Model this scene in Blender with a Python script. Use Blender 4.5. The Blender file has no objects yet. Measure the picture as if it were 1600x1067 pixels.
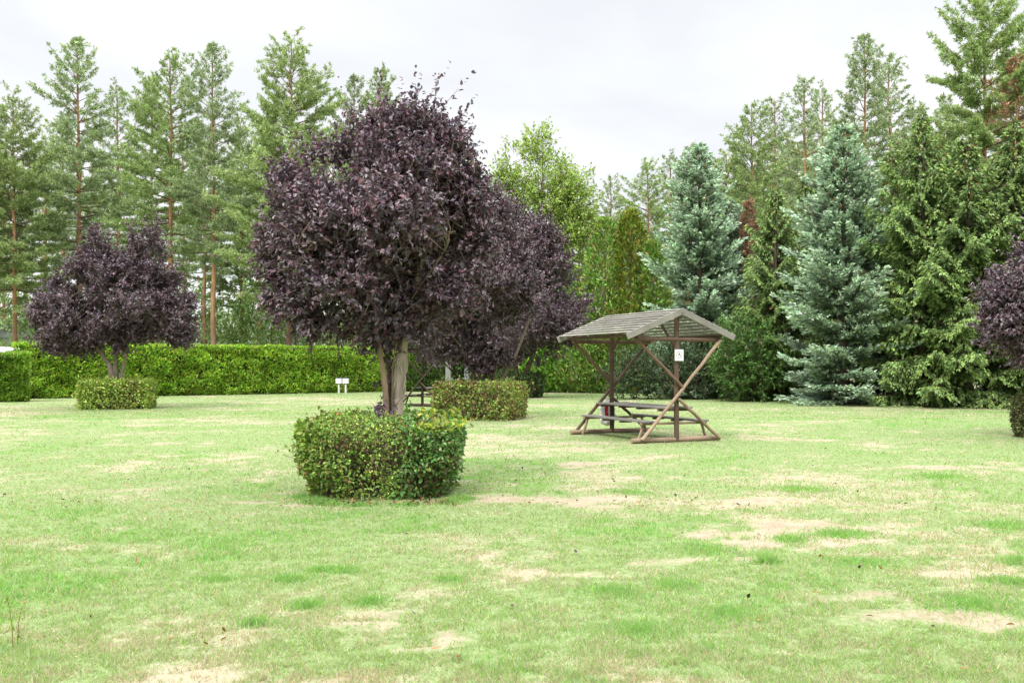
import bpy, math
import numpy as np

RNG = np.random.default_rng(11)
sc = bpy.context.scene
COL = sc.collection
FPX, HOR, CH = 1500.0, 570.0, 1.66          # focal length in photo pixels, horizon row, eye height


def W(x, y, d):
    """photo pixel at depth d -> world point"""
    return np.array([(x - 800.0) / FPX * d, d, CH + (HOR - y) / FPX * d])


def gd(y):
    return FPX * CH / (y - HOR)


# ------------------------------------------------------------------ numpy helpers
def unit(v):
    return v / np.maximum(np.linalg.norm(v, axis=-1, keepdims=True), 1e-9)


def randu(n, rng=RNG):
    return unit(rng.normal(size=(n, 3)))


def _hash(ix, iy, iz, seed):
    h = (ix * 374761393 + iy * 668265263 + iz * 2147483647 + seed * 974711) & 0xFFFFFFFF
    h = ((h ^ (h >> 13)) * 1274126177) & 0xFFFFFFFF
    h = h ^ (h >> 16)
    return (h & 0xFFFF) / 65535.0


def vnoise(P, freq, seed=0):
    P = np.asarray(P, float) * freq
    if P.shape[1] == 2:
        P = np.concatenate([P, np.zeros((len(P), 1))], 1)
    I = np.floor(P).astype(np.int64)
    f = P - I
    f = f * f * (3 - 2 * f)
    out = 0
    for dx in (0, 1):
        for dy in (0, 1):
            for dz in (0, 1):
                w = (f[:, 0] if dx else 1 - f[:, 0]) * (f[:, 1] if dy else 1 - f[:, 1]) * (f[:, 2] if dz else 1 - f[:, 2])
                out = out + w * _hash(I[:, 0] + dx, I[:, 1] + dy, I[:, 2] + dz, seed)
    return out


def fbm(P, freq, seed=0, octv=3):
    s, a, t = 0, 1.0, 0
    for k in range(octv):
        s = s + a * vnoise(P, freq * 2 ** k, seed + 17 * k)
        t += a
        a *= .5
    return s / t


def sstep(a, b, x):
    t = np.clip((x - a) / (b - a), 0, 1)
    return t * t * (3 - 2 * t)


def pal(cols, n, rng=RNG, dv=.18, w=None):
    """n colours picked from a palette and jittered in brightness"""
    c = np.array(cols, float)
    i = rng.choice(len(c), n, p=None if w is None else np.array(w) / np.sum(w))
    out = c[i] * np.exp(rng.normal(0, dv, (n, 1))) * np.exp(rng.normal(0, .05, (n, 3)))
    return np.clip(out, 0.002, .9)


class Geo:
    def __init__(self):
        self.V, self.F, self.C, self.n = [], [], [], 0

    def add(self, V, F, C):
        V = np.asarray(V, np.float32).reshape(-1, 3)
        C = np.asarray(C, np.float32)
        if C.ndim == 1:
            C = np.tile(C, (len(V), 1))
        self.V.append(V)
        self.F.append(np.asarray(F, np.int32) + self.n)
        self.C.append(C)
        self.n += len(V)

    def blades(self, P, A, N, L, Wd, C, fold=.25, bend=.0, mid=.45):
        """folded diamond leaves / needle bunches: 4 verts, 2 triangles"""
        n = len(P)
        L = np.broadcast_to(np.asarray(L, float), (n,))[:, None]
        Wd = np.broadcast_to(np.asarray(Wd, float), (n,))[:, None]
        A = unit(A)
        N = unit(N - A * np.sum(A * N, 1, keepdims=True))
        S = np.cross(A, N)
        m = P + A * L * mid + N * Wd * fold
        V = np.stack([P, m + S * Wd * .5, P + A * L - N * L * bend, m - S * Wd * .5], 1).reshape(-1, 3)
        b = np.arange(n)[:, None] * 4
        F = np.concatenate([b + np.array([[0, 1, 2]]), b + np.array([[0, 2, 3]])], 0)
        self.add(V, F, np.repeat(C, 4, 0))

    def leaves(self, P, A, N, L, Wd, C, fold=.22, bend=.12):
        """pointed oval leaf folded along its midrib: 6 verts, 4 triangles"""
        n = len(P)
        L = np.broadcast_to(np.asarray(L, float), (n,))[:, None]
        Wd = np.broadcast_to(np.asarray(Wd, float), (n,))[:, None]
        A = unit(A)
        N = unit(N - A * np.sum(A * N, 1, keepdims=True))
        S = np.cross(A, N)
        up = N * Wd * fold
        V = np.stack([P, P + A * L * .28 + S * Wd * .48 + up, P + A * L * .64 + S * Wd * .4 + up * .8 - N * L * bend * .4,
                      P + A * L - N * L * bend, P + A * L * .64 - S * Wd * .4 + up * .8 - N * L * bend * .4,
                      P + A * L * .28 - S * Wd * .48 + up], 1).reshape(-1, 3)
        b = np.arange(n)[:, None] * 6
        F = np.concatenate([b + np.array([q]) for q in ((0, 1, 2), (0, 2, 3), (0, 3, 4), (0, 4, 5))], 0)
        self.add(V, F, np.repeat(C, 6, 0))

    def sticks(self, P0, P1, r0, r1, C, sides=4):
        n = len(P0)
        if n == 0:
            return
        A = unit(P1 - P0)
        ref = np.where(np.abs(A[:, 2:3]) > .9, np.array([[1., 0, 0]]), np.array([[0, 0, 1.]]))
        S = unit(np.cross(A, ref))
        T = np.cross(A, S)
        r0 = np.broadcast_to(np.asarray(r0, float), (n,))[:, None, None]
        r1 = np.broadcast_to(np.asarray(r1, float), (n,))[:, None, None]
        a = np.arange(sides) * 2 * math.pi / sides
        ring = np.cos(a)[None, :, None] * S[:, None] + np.sin(a)[None, :, None] * T[:, None]
        V = np.concatenate([P0[:, None] + ring * r0, P1[:, None] + ring * r1], 1).reshape(-1, 3)
        b = np.arange(n)[:, None] * sides * 2
        F = np.concatenate([b + np.array([[k, (k + 1) % sides, sides + (k + 1) % sides, sides + k]]) for k in range(sides)], 0)
        if np.ndim(C) == 2:
            C = np.repeat(C, sides * 2, 0)
        self.add(V, F, C)

    def tube(self, pts, rad, C, sides=8, rough=.0, rng=RNG, cap=True):
        pts = np.asarray(pts, float)
        m = len(pts)
        rad = np.broadcast_to(np.asarray(rad, float), (m,))
        D = unit(np.gradient(pts, axis=0))
        ref = np.array([1., 0, 0]) if abs(D[0, 2]) > .8 else np.array([0, 0, 1.])
        V = []
        for i in range(m):
            S = unit(np.cross(D[i], ref))
            T = np.cross(D[i], S)
            a = np.arange(sides) * 2 * math.pi / sides
            rr = rad[i] * (1 + rough * rng.normal(size=sides))
            V.append(pts[i] + (np.cos(a) * rr)[:, None] * S + (np.sin(a) * rr)[:, None] * T)
        V = np.concatenate(V)
        F = [[i * sides + k, i * sides + (k + 1) % sides, (i + 1) * sides + (k + 1) % sides, (i + 1) * sides + k]
             for i in range(m - 1) for k in range(sides)]
        if cap:
            V = np.concatenate([V, pts[:1], pts[-1:]])
            self.add(V, F, C)
            base = self.n - len(V)
            tri = [[m * sides, (k + 1) % sides, k] for k in range(sides)] + \
                  [[m * sides + 1, (m - 1) * sides + k, (m - 1) * sides + (k + 1) % sides] for k in range(sides)]
            self.F.append(np.array(tri, np.int32) + base)
        else:
            self.add(V, F, C)

    def box(self, c, size, C, rot=None, bev=0.0):
        """box, optionally with chamfered long edges (via inset of the caps)"""
        c = np.asarray(c, float)
        s = np.asarray(size, float) / 2
        V = np.array([[x, y, z] for x in (-1, 1) for y in (-1, 1) for z in (-1, 1)], float) * s
        F = [[0, 1, 3, 2], [4, 6, 7, 5], [0, 4, 5, 1], [2, 3, 7, 6], [0, 2, 6, 4], [1, 5, 7, 3]]
        if rot is not None:
            V = V @ np.asarray(rot).T
        self.add(V + c, F, C)

    def build(self, name, mat, parent=None, smooth=False):
        me = bpy.data.meshes.new(name)
        V = np.concatenate(self.V)
        C = np.concatenate(self.C)
        me.vertices.add(len(V))
        me.vertices.foreach_set('co', V.ravel())
        ls, lt, li, o = [], [], [], 0
        for F in self.F:
            k, n = F.shape
            ls.append(o + np.arange(k) * n)
            lt.append(np.full(k, n))
            li.append(F.ravel())
            o += k * n
        ls, lt, li = np.concatenate(ls), np.concatenate(lt), np.concatenate(li)
        me.loops.add(len(li))
        me.polygons.add(len(ls))
        me.loops.foreach_set('vertex_index', li.astype(np.int32))
        me.polygons.foreach_set('loop_start', ls.astype(np.int32))
        me.polygons.foreach_set('use_smooth', np.full(len(ls), smooth))
        at = me.attributes.new('Col', 'FLOAT_COLOR', 'POINT')
        at.data.foreach_set('color', np.concatenate([C, np.ones((len(C), 1), np.float32)], 1).astype(np.float32).ravel())
        me.update(calc_edges=True)
        me.materials.append(mat)
        ob = bpy.data.objects.new(name, me)
        COL.objects.link(ob)
        if parent is not None:
            ob.parent = parent
        return ob


def thing(name, label, cat, loc=(0, 0, 0), rz=0, group=None, scale=1.0):
    o = bpy.data.objects.new(name, None)
    COL.objects.link(o)
    o.empty_display_size = .3
    o.location = tuple(float(v) for v in loc)
    o.rotation_euler = (0, 0, rz)
    o.scale = (scale,) * 3 if np.isscalar(scale) else tuple(scale)
    o['label'] = label
    o['category'] = cat
    if group:
        o['group'] = group
    return o


def tag(o, label, cat, group=None):
    o['label'] = label
    o['category'] = cat
    if group:
        o['group'] = group
    return o


def dup(root, loc, rz, scale, label, group=None):
    r = root.copy()
    COL.objects.link(r)
    r.location = tuple(float(v) for v in loc)
    r.rotation_euler = (0, 0, rz)
    r.scale = (scale,) * 3 if np.isscalar(scale) else tuple(scale)
    r['label'] = label
    if group:
        r['group'] = group
    for ch in list(root.children):
        c = ch.copy()
        COL.objects.link(c)
        c.parent = r
        for g in ch.children:
            d = g.copy()
            COL.objects.link(d)
            d.parent = c
    return r


# ------------------------------------------------------------------ materials
def new_mat(name):
    m = bpy.data.materials.new(name)
    m.use_nodes = True
    nt = m.node_tree
    nt.nodes.clear()
    out = nt.nodes.new('ShaderNodeOutputMaterial')
    return m, nt, out


def leaf_mat(name, rough=.5, spec=.4, transl=.25, tint=(1, 1, 1), vary=.12):
    m, nt, out = new_mat(name)
    N = nt.nodes.new
    at = N('ShaderNodeAttribute'); at.attribute_name = 'Col'
    oi = N('ShaderNodeObjectInfo')
    mr = N('ShaderNodeMapRange'); mr.inputs[3].default_value = 1 - vary; mr.inputs[4].default_value = 1 + vary
    nt.links.new(oi.outputs['Random'], mr.inputs[0])
    hs = N('ShaderNodeHueSaturation')
    nt.links.new(at.outputs['Color'], hs.inputs['Color'])
    nt.links.new(mr.outputs[0], hs.inputs['Value'])
    p = N('ShaderNodeBsdfPrincipled')
    p.inputs['Roughness'].default_value = rough
    p.inputs['Specular IOR Level'].default_value = spec
    t = N('ShaderNodeBsdfTranslucent')
    hs2 = N('ShaderNodeHueSaturation'); hs2.inputs['Saturation'].default_value = 1.15; hs2.inputs['Value'].default_value = 1.25
    nt.links.new(hs.outputs[0], hs2.inputs['Color'])
    nt.links.new(hs.outputs[0], p.inputs['Base Color'])
    nt.links.new(hs2.outputs[0], t.inputs['Color'])
    mx = N('ShaderNodeMixShader'); mx.inputs[0].default_value = transl
    nt.links.new(p.outputs[0], mx.inputs[1]); nt.links.new(t.outputs[0], mx.inputs[2])
    nt.links.new(mx.outputs[0], out.inputs['Surface'])
    return m


def rough_mat(name, scale=8, contrast=.5, rough=.85, bump=.3, stretch=(1, 1, 1), spec=.2, coarse=1.2):
    """vertex colour broken up by two noises, plus a bump: bark, wood, painted metal"""
    m, nt, out = new_mat(name)
    N = nt.nodes.new
    at = N('ShaderNodeAttribute'); at.attribute_name = 'Col'
    tc = N('ShaderNodeTexCoord')
    mp = N('ShaderNodeMapping'); mp.inputs['Scale'].default_value = stretch
    nt.links.new(tc.outputs['Object'], mp.inputs[0])
    n1 = N('ShaderNodeTexNoise'); n1.inputs['Scale'].default_value = scale; n1.inputs['Detail'].default_value = 6; n1.inputs['Roughness'].default_value = .65
    n2 = N('ShaderNodeTexNoise'); n2.inputs['Scale'].default_value = coarse; n2.inputs['Detail'].default_value = 3
    nt.links.new(mp.outputs[0], n1.inputs['Vector']); nt.links.new(tc.outputs['Object'], n2.inputs['Vector'])
    ad = N('ShaderNodeMath'); ad.operation = 'ADD'
    nt.links.new(n1.outputs['Fac'], ad.inputs[0]); nt.links.new(n2.outputs['Fac'], ad.inputs[1])
    mr = N('ShaderNodeMapRange'); mr.inputs[1].default_value = .65; mr.inputs[2].default_value = 1.35
    mr.inputs[3].default_value = 1 - contrast; mr.inputs[4].default_value = 1 + contrast
    nt.links.new(ad.outputs[0], mr.inputs[0])
    mul = N('ShaderNodeVectorMath'); mul.operation = 'SCALE'
    nt.links.new(at.outputs['Color'], mul.inputs[0]); nt.links.new(mr.outputs[0], mul.inputs['Scale'])
    p = N('ShaderNodeBsdfPrincipled')
    p.inputs['Roughness'].default_value = rough
    p.inputs['Specular IOR Level'].default_value = spec
    nt.links.new(mul.outputs[0], p.inputs['Base Color'])
    if bump:
        b = N('ShaderNodeBump'); b.inputs['Strength'].default_value = bump; b.inputs['Distance'].default_value = .02
        nt.links.new(n1.outputs['Fac'], b.inputs['Height']); nt.links.new(b.outputs[0], p.inputs['Normal'])
    nt.links.new(p.outputs[0], out.inputs['Surface'])
    return m


M_PLUM = leaf_mat('plum_leaf', .5, .6, .12)
M_HEDGE = leaf_mat('hedge_leaf', .5, .35, .28)
M_CONIF = leaf_mat('conifer_needles', .6, .25, .08)
M_PINE = leaf_mat('pine_needles', .6, .25, .2)
M_BROAD = leaf_mat('broad_leaf', .5, .35, .35)
M_GRASS = leaf_mat('grass_blade', .6, .2, .5, vary=0)
M_BARK = rough_mat('bark', 9, .45, .9, .6, (1, 1, .25))
M_WOOD = rough_mat('weathered_wood', 30, .3, .8, .35, (1, 1, 1), coarse=3)
M_PAINT = rough_mat('painted_surface', 12, .06, .5, .03, spec=.4)
M_CORE = rough_mat('inner_twigs', 25, .6, .95, .8)

# ------------------------------------------------------------------ lawn
PATCH = [  # bare patches of soil seen in the photograph: x, y (pixels), half width, half depth (m), strength
    (800, 779, 1.15, .55, 1.0), (760, 770, .6, .3, .9), (905, 788, .5, .3, .7), (395, 785, .75, .35, .7),
    (1240, 838, .95, .75, 1.0), (1180, 822, .6, .4, .7), (1330, 828, .8, .35, .6), (1440, 826, 1.1, .5, .6),
    (1180, 786, .8, .3, .9), (1130, 878, .6, .22, .9), (1010, 748, .9, .5, .9), (890, 725, .9, .45, .75),
    (1470, 730, 1.1, .5, .9), (1380, 752, .8, .5, .6), (1290, 745, .8, .4, .6), (1440, 968, .55, .30, .75), (1350, 935, .6, .3, .6),
    (1290, 930, .5, .25, .5), (620, 1010, .35, .25, .65), (560, 985, .3, .25, .5), (600, 960, .35, .2, .5),
    (1250, 686, 1.6, .5, .8), (1190, 664, 1.5, .8, .7), (1290, 658, 1.6, .7, .7), (1390, 690, .9, .5, .6), (280, 692, 1.2, .8, .55), (230, 705, 1.0, .6, .4),
    (90, 697, .9, .5, .4), (640, 838, .5, .3, .35), (290, 865, .55, .25, .5), (740, 688, 1.1, .7, .55),
    (860, 730, .7, .4, .4), (1040, 885, .35, .2, .55), (880, 965, .4, .25, .4), (950, 690, 1.2, .35, .6), (985, 703, .7, .2, .7),
    (1080, 702, .7, .25, .5), (590, 789, .9, .15, .75), (180, 648, 1.7, .5, .35), (750, 664, 1.5, .6, .5), (1560, 910, .4, .3, .5), (1500, 900, .5, .3, .45),
    (900, 905, .5, .25, .4), (1500, 640, 3, .8, .35)]
LUSH = [  # stronger green
    (100, 1008, .35, .22, 1), (1520, 942, .45, .28, 1.2), (1575, 908, .3, .16, 1.2), (1310, 834, .4, .16, 1.1), (1235, 842, .25, .13, 1.0), (1300, 655, 3.5, 1.5, .9),
    (1500, 664, 3.5, 2.0, 1), (900, 640, 3.0, 4, .55), (1150, 760, 1.5, .7, .5), (1110, 805, 1.4, .6, .6), (1450, 780, 1.6, .5, .4), (930, 830, .8, .4, .6),
    (1220, 915, .8, .35, .6), (540, 780, 1.2, .5, .5), (640, 810, 1.4, .5, .7), (800, 850, 1.5, .5, .3), (1100, 935, .7, .4, .6), (280, 632, 3, 1.5, .6), (340, 735, 1.6, 1, .35),
    (1040, 655, 1.8, 2.2, .6), (1550, 720, 1.2, .6, .5), (1100, 1000, .6, .5, .5), (900, 1040, .8, .4, .5), (1480, 880, .6, .3, .5)]


def blobs(P, lst, seed):
    out = np.zeros(len(P))
    wob = np.stack([fbm(P, 1.5, seed, 5) - .5, fbm(P, 1.5, seed + 5, 5) - .5], 1) * 2.2
    for (x, y, rx, ry, s) in lst:
        d = gd(y)
        c = np.array([(x - 800) / FPX * d, d])
        q = P - c
        q = q + wob * np.array([rx, ry]) * 1.1
        r = np.sqrt((q[:, 0] / rx) ** 2 + (q[:, 1] / ry) ** 2)
        out = np.maximum(out, s * (1 - sstep(.35, 1.25, r)))
    return out


def lawn_masks(P):
    """bare soil, straw, lush and weed hue at ground points P (n,2)"""
    big = fbm(P, .22, 3)
    mid = fbm(P, .8, 9)
    fine = fbm(P, 3.0, 21, 2)
    bare = blobs(P, PATCH, 40) * (.35 + 1.2 * sstep(.3, .65, fbm(P, 3.4, 88, 4)))
    bare = np.maximum(bare, .55 * sstep(.66, .8, mid) * sstep(.4, .6, fine))
    clot = fbm(P, 4.5, 83, 3)
    lush = np.clip((.8 * blobs(P, LUSH, 60) + .75 * sstep(.5, .74, fbm(P, .55, 77, 4))) * (.1 + 1.5 * sstep(.35, .7, clot)), 0, 1.0)
    straw = .70 * sstep(.44, .78, .30 * big + .30 * mid + .25 * fine + .33 * fbm(P, 6.0, 27, 3))
    straw = np.clip(straw * (1 - .75 * np.clip(lush, 0, 1)) + .3 * bare, 0, 1)
    bare = np.clip(bare * (1 - .7 * np.clip(lush, 0, 1)), 0, 1)
    return bare, straw, np.clip(lush, 0, 1)


def build_lawn():
    xs = np.concatenate([np.linspace(-700, -44, 14), np.arange(-40, 40.01, .2), np.linspace(44, 700, 14)])
    ys = np.concatenate([np.linspace(-200, -6, 8), np.arange(-2, 66.01, .2), np.linspace(70, 900, 16)])
    X, Y = np.meshgrid(xs, ys)
    P = np.stack([X.ravel(), Y.ravel()], 1)
    near = (np.abs(P[:, 0]) < 42) & (P[:, 1] > -4) & (P[:, 1] < 68)
    b, s, l = np.zeros(len(P)), np.full(len(P), .4), np.full(len(P), .3)
    b[near], s[near], l[near] = lawn_masks(P[near])
    Z = np.where(near, (fbm(P, .9, 5) - .5) * .03, 0)
    V = np.stack([P[:, 0], P[:, 1], Z], 1)
    nx, ny = len(xs), len(ys)
    i = (np.arange(ny - 1)[:, None] * nx + np.arange(nx - 1)[None]).ravel()
    F = np.stack([i, i + 1, i + nx + 1, i + nx], 1)
    m, nt, out = new_mat('lawn_ground')
    N = nt.nodes.new
    at = N('ShaderNodeAttribute'); at.attribute_name = 'Col'
    sep = N('ShaderNodeSeparateColor'); nt.links.new(at.outputs['Color'], sep.inputs[0])
    tc = N('ShaderNodeTexCoord')

    def noise(scale, det=4, rough=.6):
        n = N('ShaderNodeTexNoise'); n.inputs['Scale'].default_value = scale
        n.inputs['Detail'].default_value = det; n.inputs['Roughness'].default_value = rough
        nt.links.new(tc.outputs['Object'], n.inputs['Vector'])
        return n

    def mathn(op, a, b):
        n = N('ShaderNodeMath'); n.operation = op
        for k, v in enumerate((a, b)):
            if isinstance(v, (int, float)):
                n.inputs[k].default_value = v
            else:
                nt.links.new(v, n.inputs[k])
        return n.outputs[0]

    def ramp(v, lo, hi):
        n = N('ShaderNodeMapRange'); n.interpolation_type = 'SMOOTHSTEP'
        n.inputs[1].default_value = lo; n.inputs[2].default_value = hi
        nt.links.new(v, n.inputs[0])
        return n.outputs[0]

    def mixc(f, a, b):
        n = N('ShaderNodeMix'); n.data_type = 'RGBA'
        if isinstance(f, (int, float)):
            n.inputs[0].default_value = f
        else:
            nt.links.new(f, n.inputs[0])
        for k, v in ((6, a), (7, b)):
            if isinstance(v, tuple):
                n.inputs[k].default_value = v + (1,)
            else:
                nt.links.new(v, n.inputs[k])
        return n.outputs[2]

    nf, nm, nc = noise(70, 5, .7), noise(14, 4, .65), noise(3.5, 3)
    jit = mathn('ADD', mathn('MULTIPLY', mathn('SUBTRACT', nf.outputs[0], .5), .9), mathn('MULTIPLY', mathn('SUBTRACT', nm.outputs[0], .5), 1.0))
    green = mixc(ramp(nm.outputs[0], .35, .65), GREEN_A, GREEN_B)
    lushv = ramp(mathn('ADD', sep.outputs[2], jit), .3, .95)
    green = mixc(lushv, green, GREEN_L)
    strawv = ramp(mathn('ADD', sep.outputs[1], jit), .25, .8)
    straw = mixc(ramp(nf.outputs[0], .35, .65), STRAW_A, STRAW_B)
    col = mixc(strawv, green, straw)
    soil = mixc(ramp(nc.outputs[0], .35, .65), SOIL_A, SOIL_B)
    barev = ramp(mathn('ADD', sep.outputs[0], mathn('MULTIPLY', jit, .9)), .30, .95)
    col = mixc(barev, col, soil)
    spk = ramp(noise(38, 3, .7).outputs[0], .62, .74)
    col = mixc(mathn('MULTIPLY', spk, .35), col, (.09, .09, .035))
    p = N('ShaderNodeBsdfPrincipled'); p.inputs['Roughness'].default_value = .95; p.inputs['Specular IOR Level'].default_value = .1
    nt.links.new(col, p.inputs['Base Color'])
    b2 = N('ShaderNodeBump'); b2.inputs['Strength'].default_value = .5; b2.inputs['Distance'].default_value = .03
    nt.links.new(nf.outputs[0], b2.inputs['Height']); nt.links.new(b2.outputs[0], p.inputs['Normal'])
    nt.links.new(p.outputs[0], out.inputs['Surface'])
    g = Geo()
    g.add(V, F, np.stack([b, s, l], 1))
    o = g.build('lawn', m, smooth=True)
    o['kind'] = 'structure'
    return o


GREEN_A, GREEN_B, GREEN_L = ((0.146, 0.205, 0.071), (0.197, 0.252, 0.111), (0.134, 0.221, 0.062))
STRAW_A, STRAW_B = ((0.285, 0.252, 0.163), (0.351, 0.309, 0.224))
SOIL_A, SOIL_B = (.27, .22, .15), (.33, .275, .20)
GRASS_G = [(0.252, 0.358, 0.115), (0.301, 0.392, 0.16), (0.369, 0.444, 0.24), (0.201, 0.324, 0.08)]
GRASS_L = [(0.185, 0.358, 0.071), (0.234, 0.4, 0.098), (0.285, 0.426, 0.152), (0.167, 0.324, 0.107)]
GRASS_S = [(0.456, 0.399, 0.255), (0.399, 0.361, 0.204), (0.522, 0.456, 0.337), (0.361, 0.294, 0.194)]


def build_grass():
    rng = np.random.default_rng(5)
    n = 820000
    y = np.concatenate([rng.uniform(640, 1100, int(n * .85)), rng.uniform(612, 655, int(n * .15))])
    n = len(y)
    d = gd(y)
    x = rng.uniform(-330, 1930, n)
    P = np.stack([(x - 800) / FPX * d, d], 1)
    # turf to both sides of the view, a little thinner
    ns = 420000
    Ps = np.stack([rng.uniform(-17, 17, ns), 2.6 + 22 * rng.random(ns) ** 1.5], 1)
    col_ = 800 + FPX * Ps[:, 0] / Ps[:, 1]
    row_ = HOR + FPX * CH / Ps[:, 1]
    Ps = Ps[(col_ < -330) | (col_ > 1930) | (row_ > 1100)]
    P = np.concatenate([P, Ps]); d = np.concatenate([d, np.maximum(Ps[:, 1], 5)]); n = len(P)
    b, s, l = lawn_masks(P)
    clump = fbm(P, 9, 31, 2)
    keep = rng.random(n) < np.clip((1 - .93 * sstep(.25, .6, b)) * (.25 + 1.15 * sstep(.3, .65, clump)), .02, 1)
    P, b, s, l, d, clump = P[keep], b[keep], s[keep], l[keep], d[keep], clump[keep]
    n = len(P)
    h = (.016 + .026 * rng.random(n)) * (.8 + .5 * l) * (.7 + .7 * clump)
    # weed tussocks standing out of the turf
    tuss = [(492, 786, .22, .10), (520, 789, .2, .06), (560, 790, .2, .05), (640, 790, .2, .05), (700, 786, .22, .08), (722, 780, .2, .09), (475, 778, .2, .08), (480, 948, .16, .07), (575, 942, .14, .06), (400, 975, .11, .06), (450, 905, .2, .06), (500, 890, .14, .05), (1520, 943, .45, .05),
            (1578, 910, .3, .05), (1308, 836, .42, .06), (1235, 844, .26, .05), (1345, 880, .4, .04), (1200, 880, .12, .10), (985, 770, .3, .04),
            (1105, 860, .45, .045), (1595, 878, .25, .07), (1050, 915, .3, .05), (1000, 985, .3, .05), (340, 905, .2, .04), (540, 890, .2, .05),
            (1560, 820, .5, .05), (1470, 745, .7, .05), (1250, 765, .7, .05), (700, 905, .2, .04), (1140, 960, .4, .05), (960, 925, .3, .05)]
    for (tx, ty, r, th) in tuss:
        k = int(1100 * (r / .3) * (9 / gd(ty)))
        dd = gd(ty)
        q = rng.normal(size=(k, 2)) * np.array([r * .5, r * .42]) * rng.uniform(.3, 1.3, (k, 1)) + np.array([(tx - 800) / FPX * dd, dd])
        P = np.concatenate([P, q])
        h = np.concatenate([h, th * (.3 + .75 * rng.random(k))])
        b = np.concatenate([b, np.zeros(k)]); s = np.concatenate([s, np.full(k, -.6)]); l = np.concatenate([l, np.ones(k)])
        d = np.concatenate([d, q[:, 1]])
    n = len(P)
    u = rng.random(n)
    C = pal(GRASS_G, n, rng)
    C = np.where((u < l * .85)[:, None], pal(GRASS_L, n, rng), C)
    C = np.where((rng.random(n) < .12 + .75 * s)[:, None], pal(GRASS_S, n, rng), C)
    z = (fbm(P, .9, 5) - .5) * .03
    P3 = np.concatenate([P, z[:, None] - .002], 1)
    az = rng.uniform(0, 2 * math.pi, n)
    lean = rng.uniform(.1, 1.9, n)
    A = np.stack([np.cos(az) * lean, np.sin(az) * lean, np.ones(n)], 1)
    A = unit(A)
    S = unit(np.cross(A, randu(n, rng)))
    w = (.0022 + .00062 * d) * rng.uniform(.6, 1.3, n)
    L = h * 1.25
    V = np.stack([P3 - S * w[:, None] * .5, P3 + S * w[:, None] * .5, P3 + A * L[:, None]], 1).reshape(-1, 3)
    F = np.arange(n * 3).reshape(-1, 3)
    g = Geo()
    g.add(V, F, np.repeat(C, 3, 0))
    o = g.build('grass', M_GRASS)
    o['kind'] = 'stuff'
    # dead leaves lying on the turf
    k = 520
    yy = np.concatenate([rng.uniform(625, 800, k - 60), rng.uniform(690, 1060, 60)])
    dd = gd(yy)
    xx = rng.uniform(0, 1600, k)
    xx[:120] = rng.normal(930, 130, 120)
    xx[120:270] = rng.uniform(480, 715, 150); dd[120:270] = 11.62 - np.abs(rng.normal(0, .22, 150))
    Pk = np.stack([(xx - 800) / FPX * dd, dd, np.full(k, .028)], 1)
    g = Geo()
    A = randu(k, rng); A[:, 2] *= .35
    Nn = np.stack([rng.normal(0, .45, k), rng.normal(0, .45, k), np.ones(k)], 1)
    g.leaves(Pk, A, Nn, rng.uniform(.025, .06, k), rng.uniform(.018, .036, k),
             pal([(.16, .05, .03), (.22, .10, .04), (.07, .03, .03), (.3, .17, .08), (.04, .03, .025)], k, rng, .3), fold=.35, bend=-.2)
    o = g.build('fallen_leaves', M_BROAD)
    o['kind'] = 'stuff'


# ------------------------------------------------------------------ plum trees
PLUM_COL = [(0.094, 0.059, 0.076), (0.132, 0.09, 0.111), (0.07, 0.05, 0.067), (0.124, 0.057, 0.078), (0.148, 0.122, 0.139)]
BARK_GREY, BARK_BROWN = np.array((.20, .165, .13)), np.array((.13, .095, .065))


def bez(p0, p1, p2, m=8):
    t = np.linspace(0, 1, m)[:, None]
    return (1 - t) ** 2 * p0 + 2 * t * (1 - t) * p1 + t * t * p2


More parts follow.
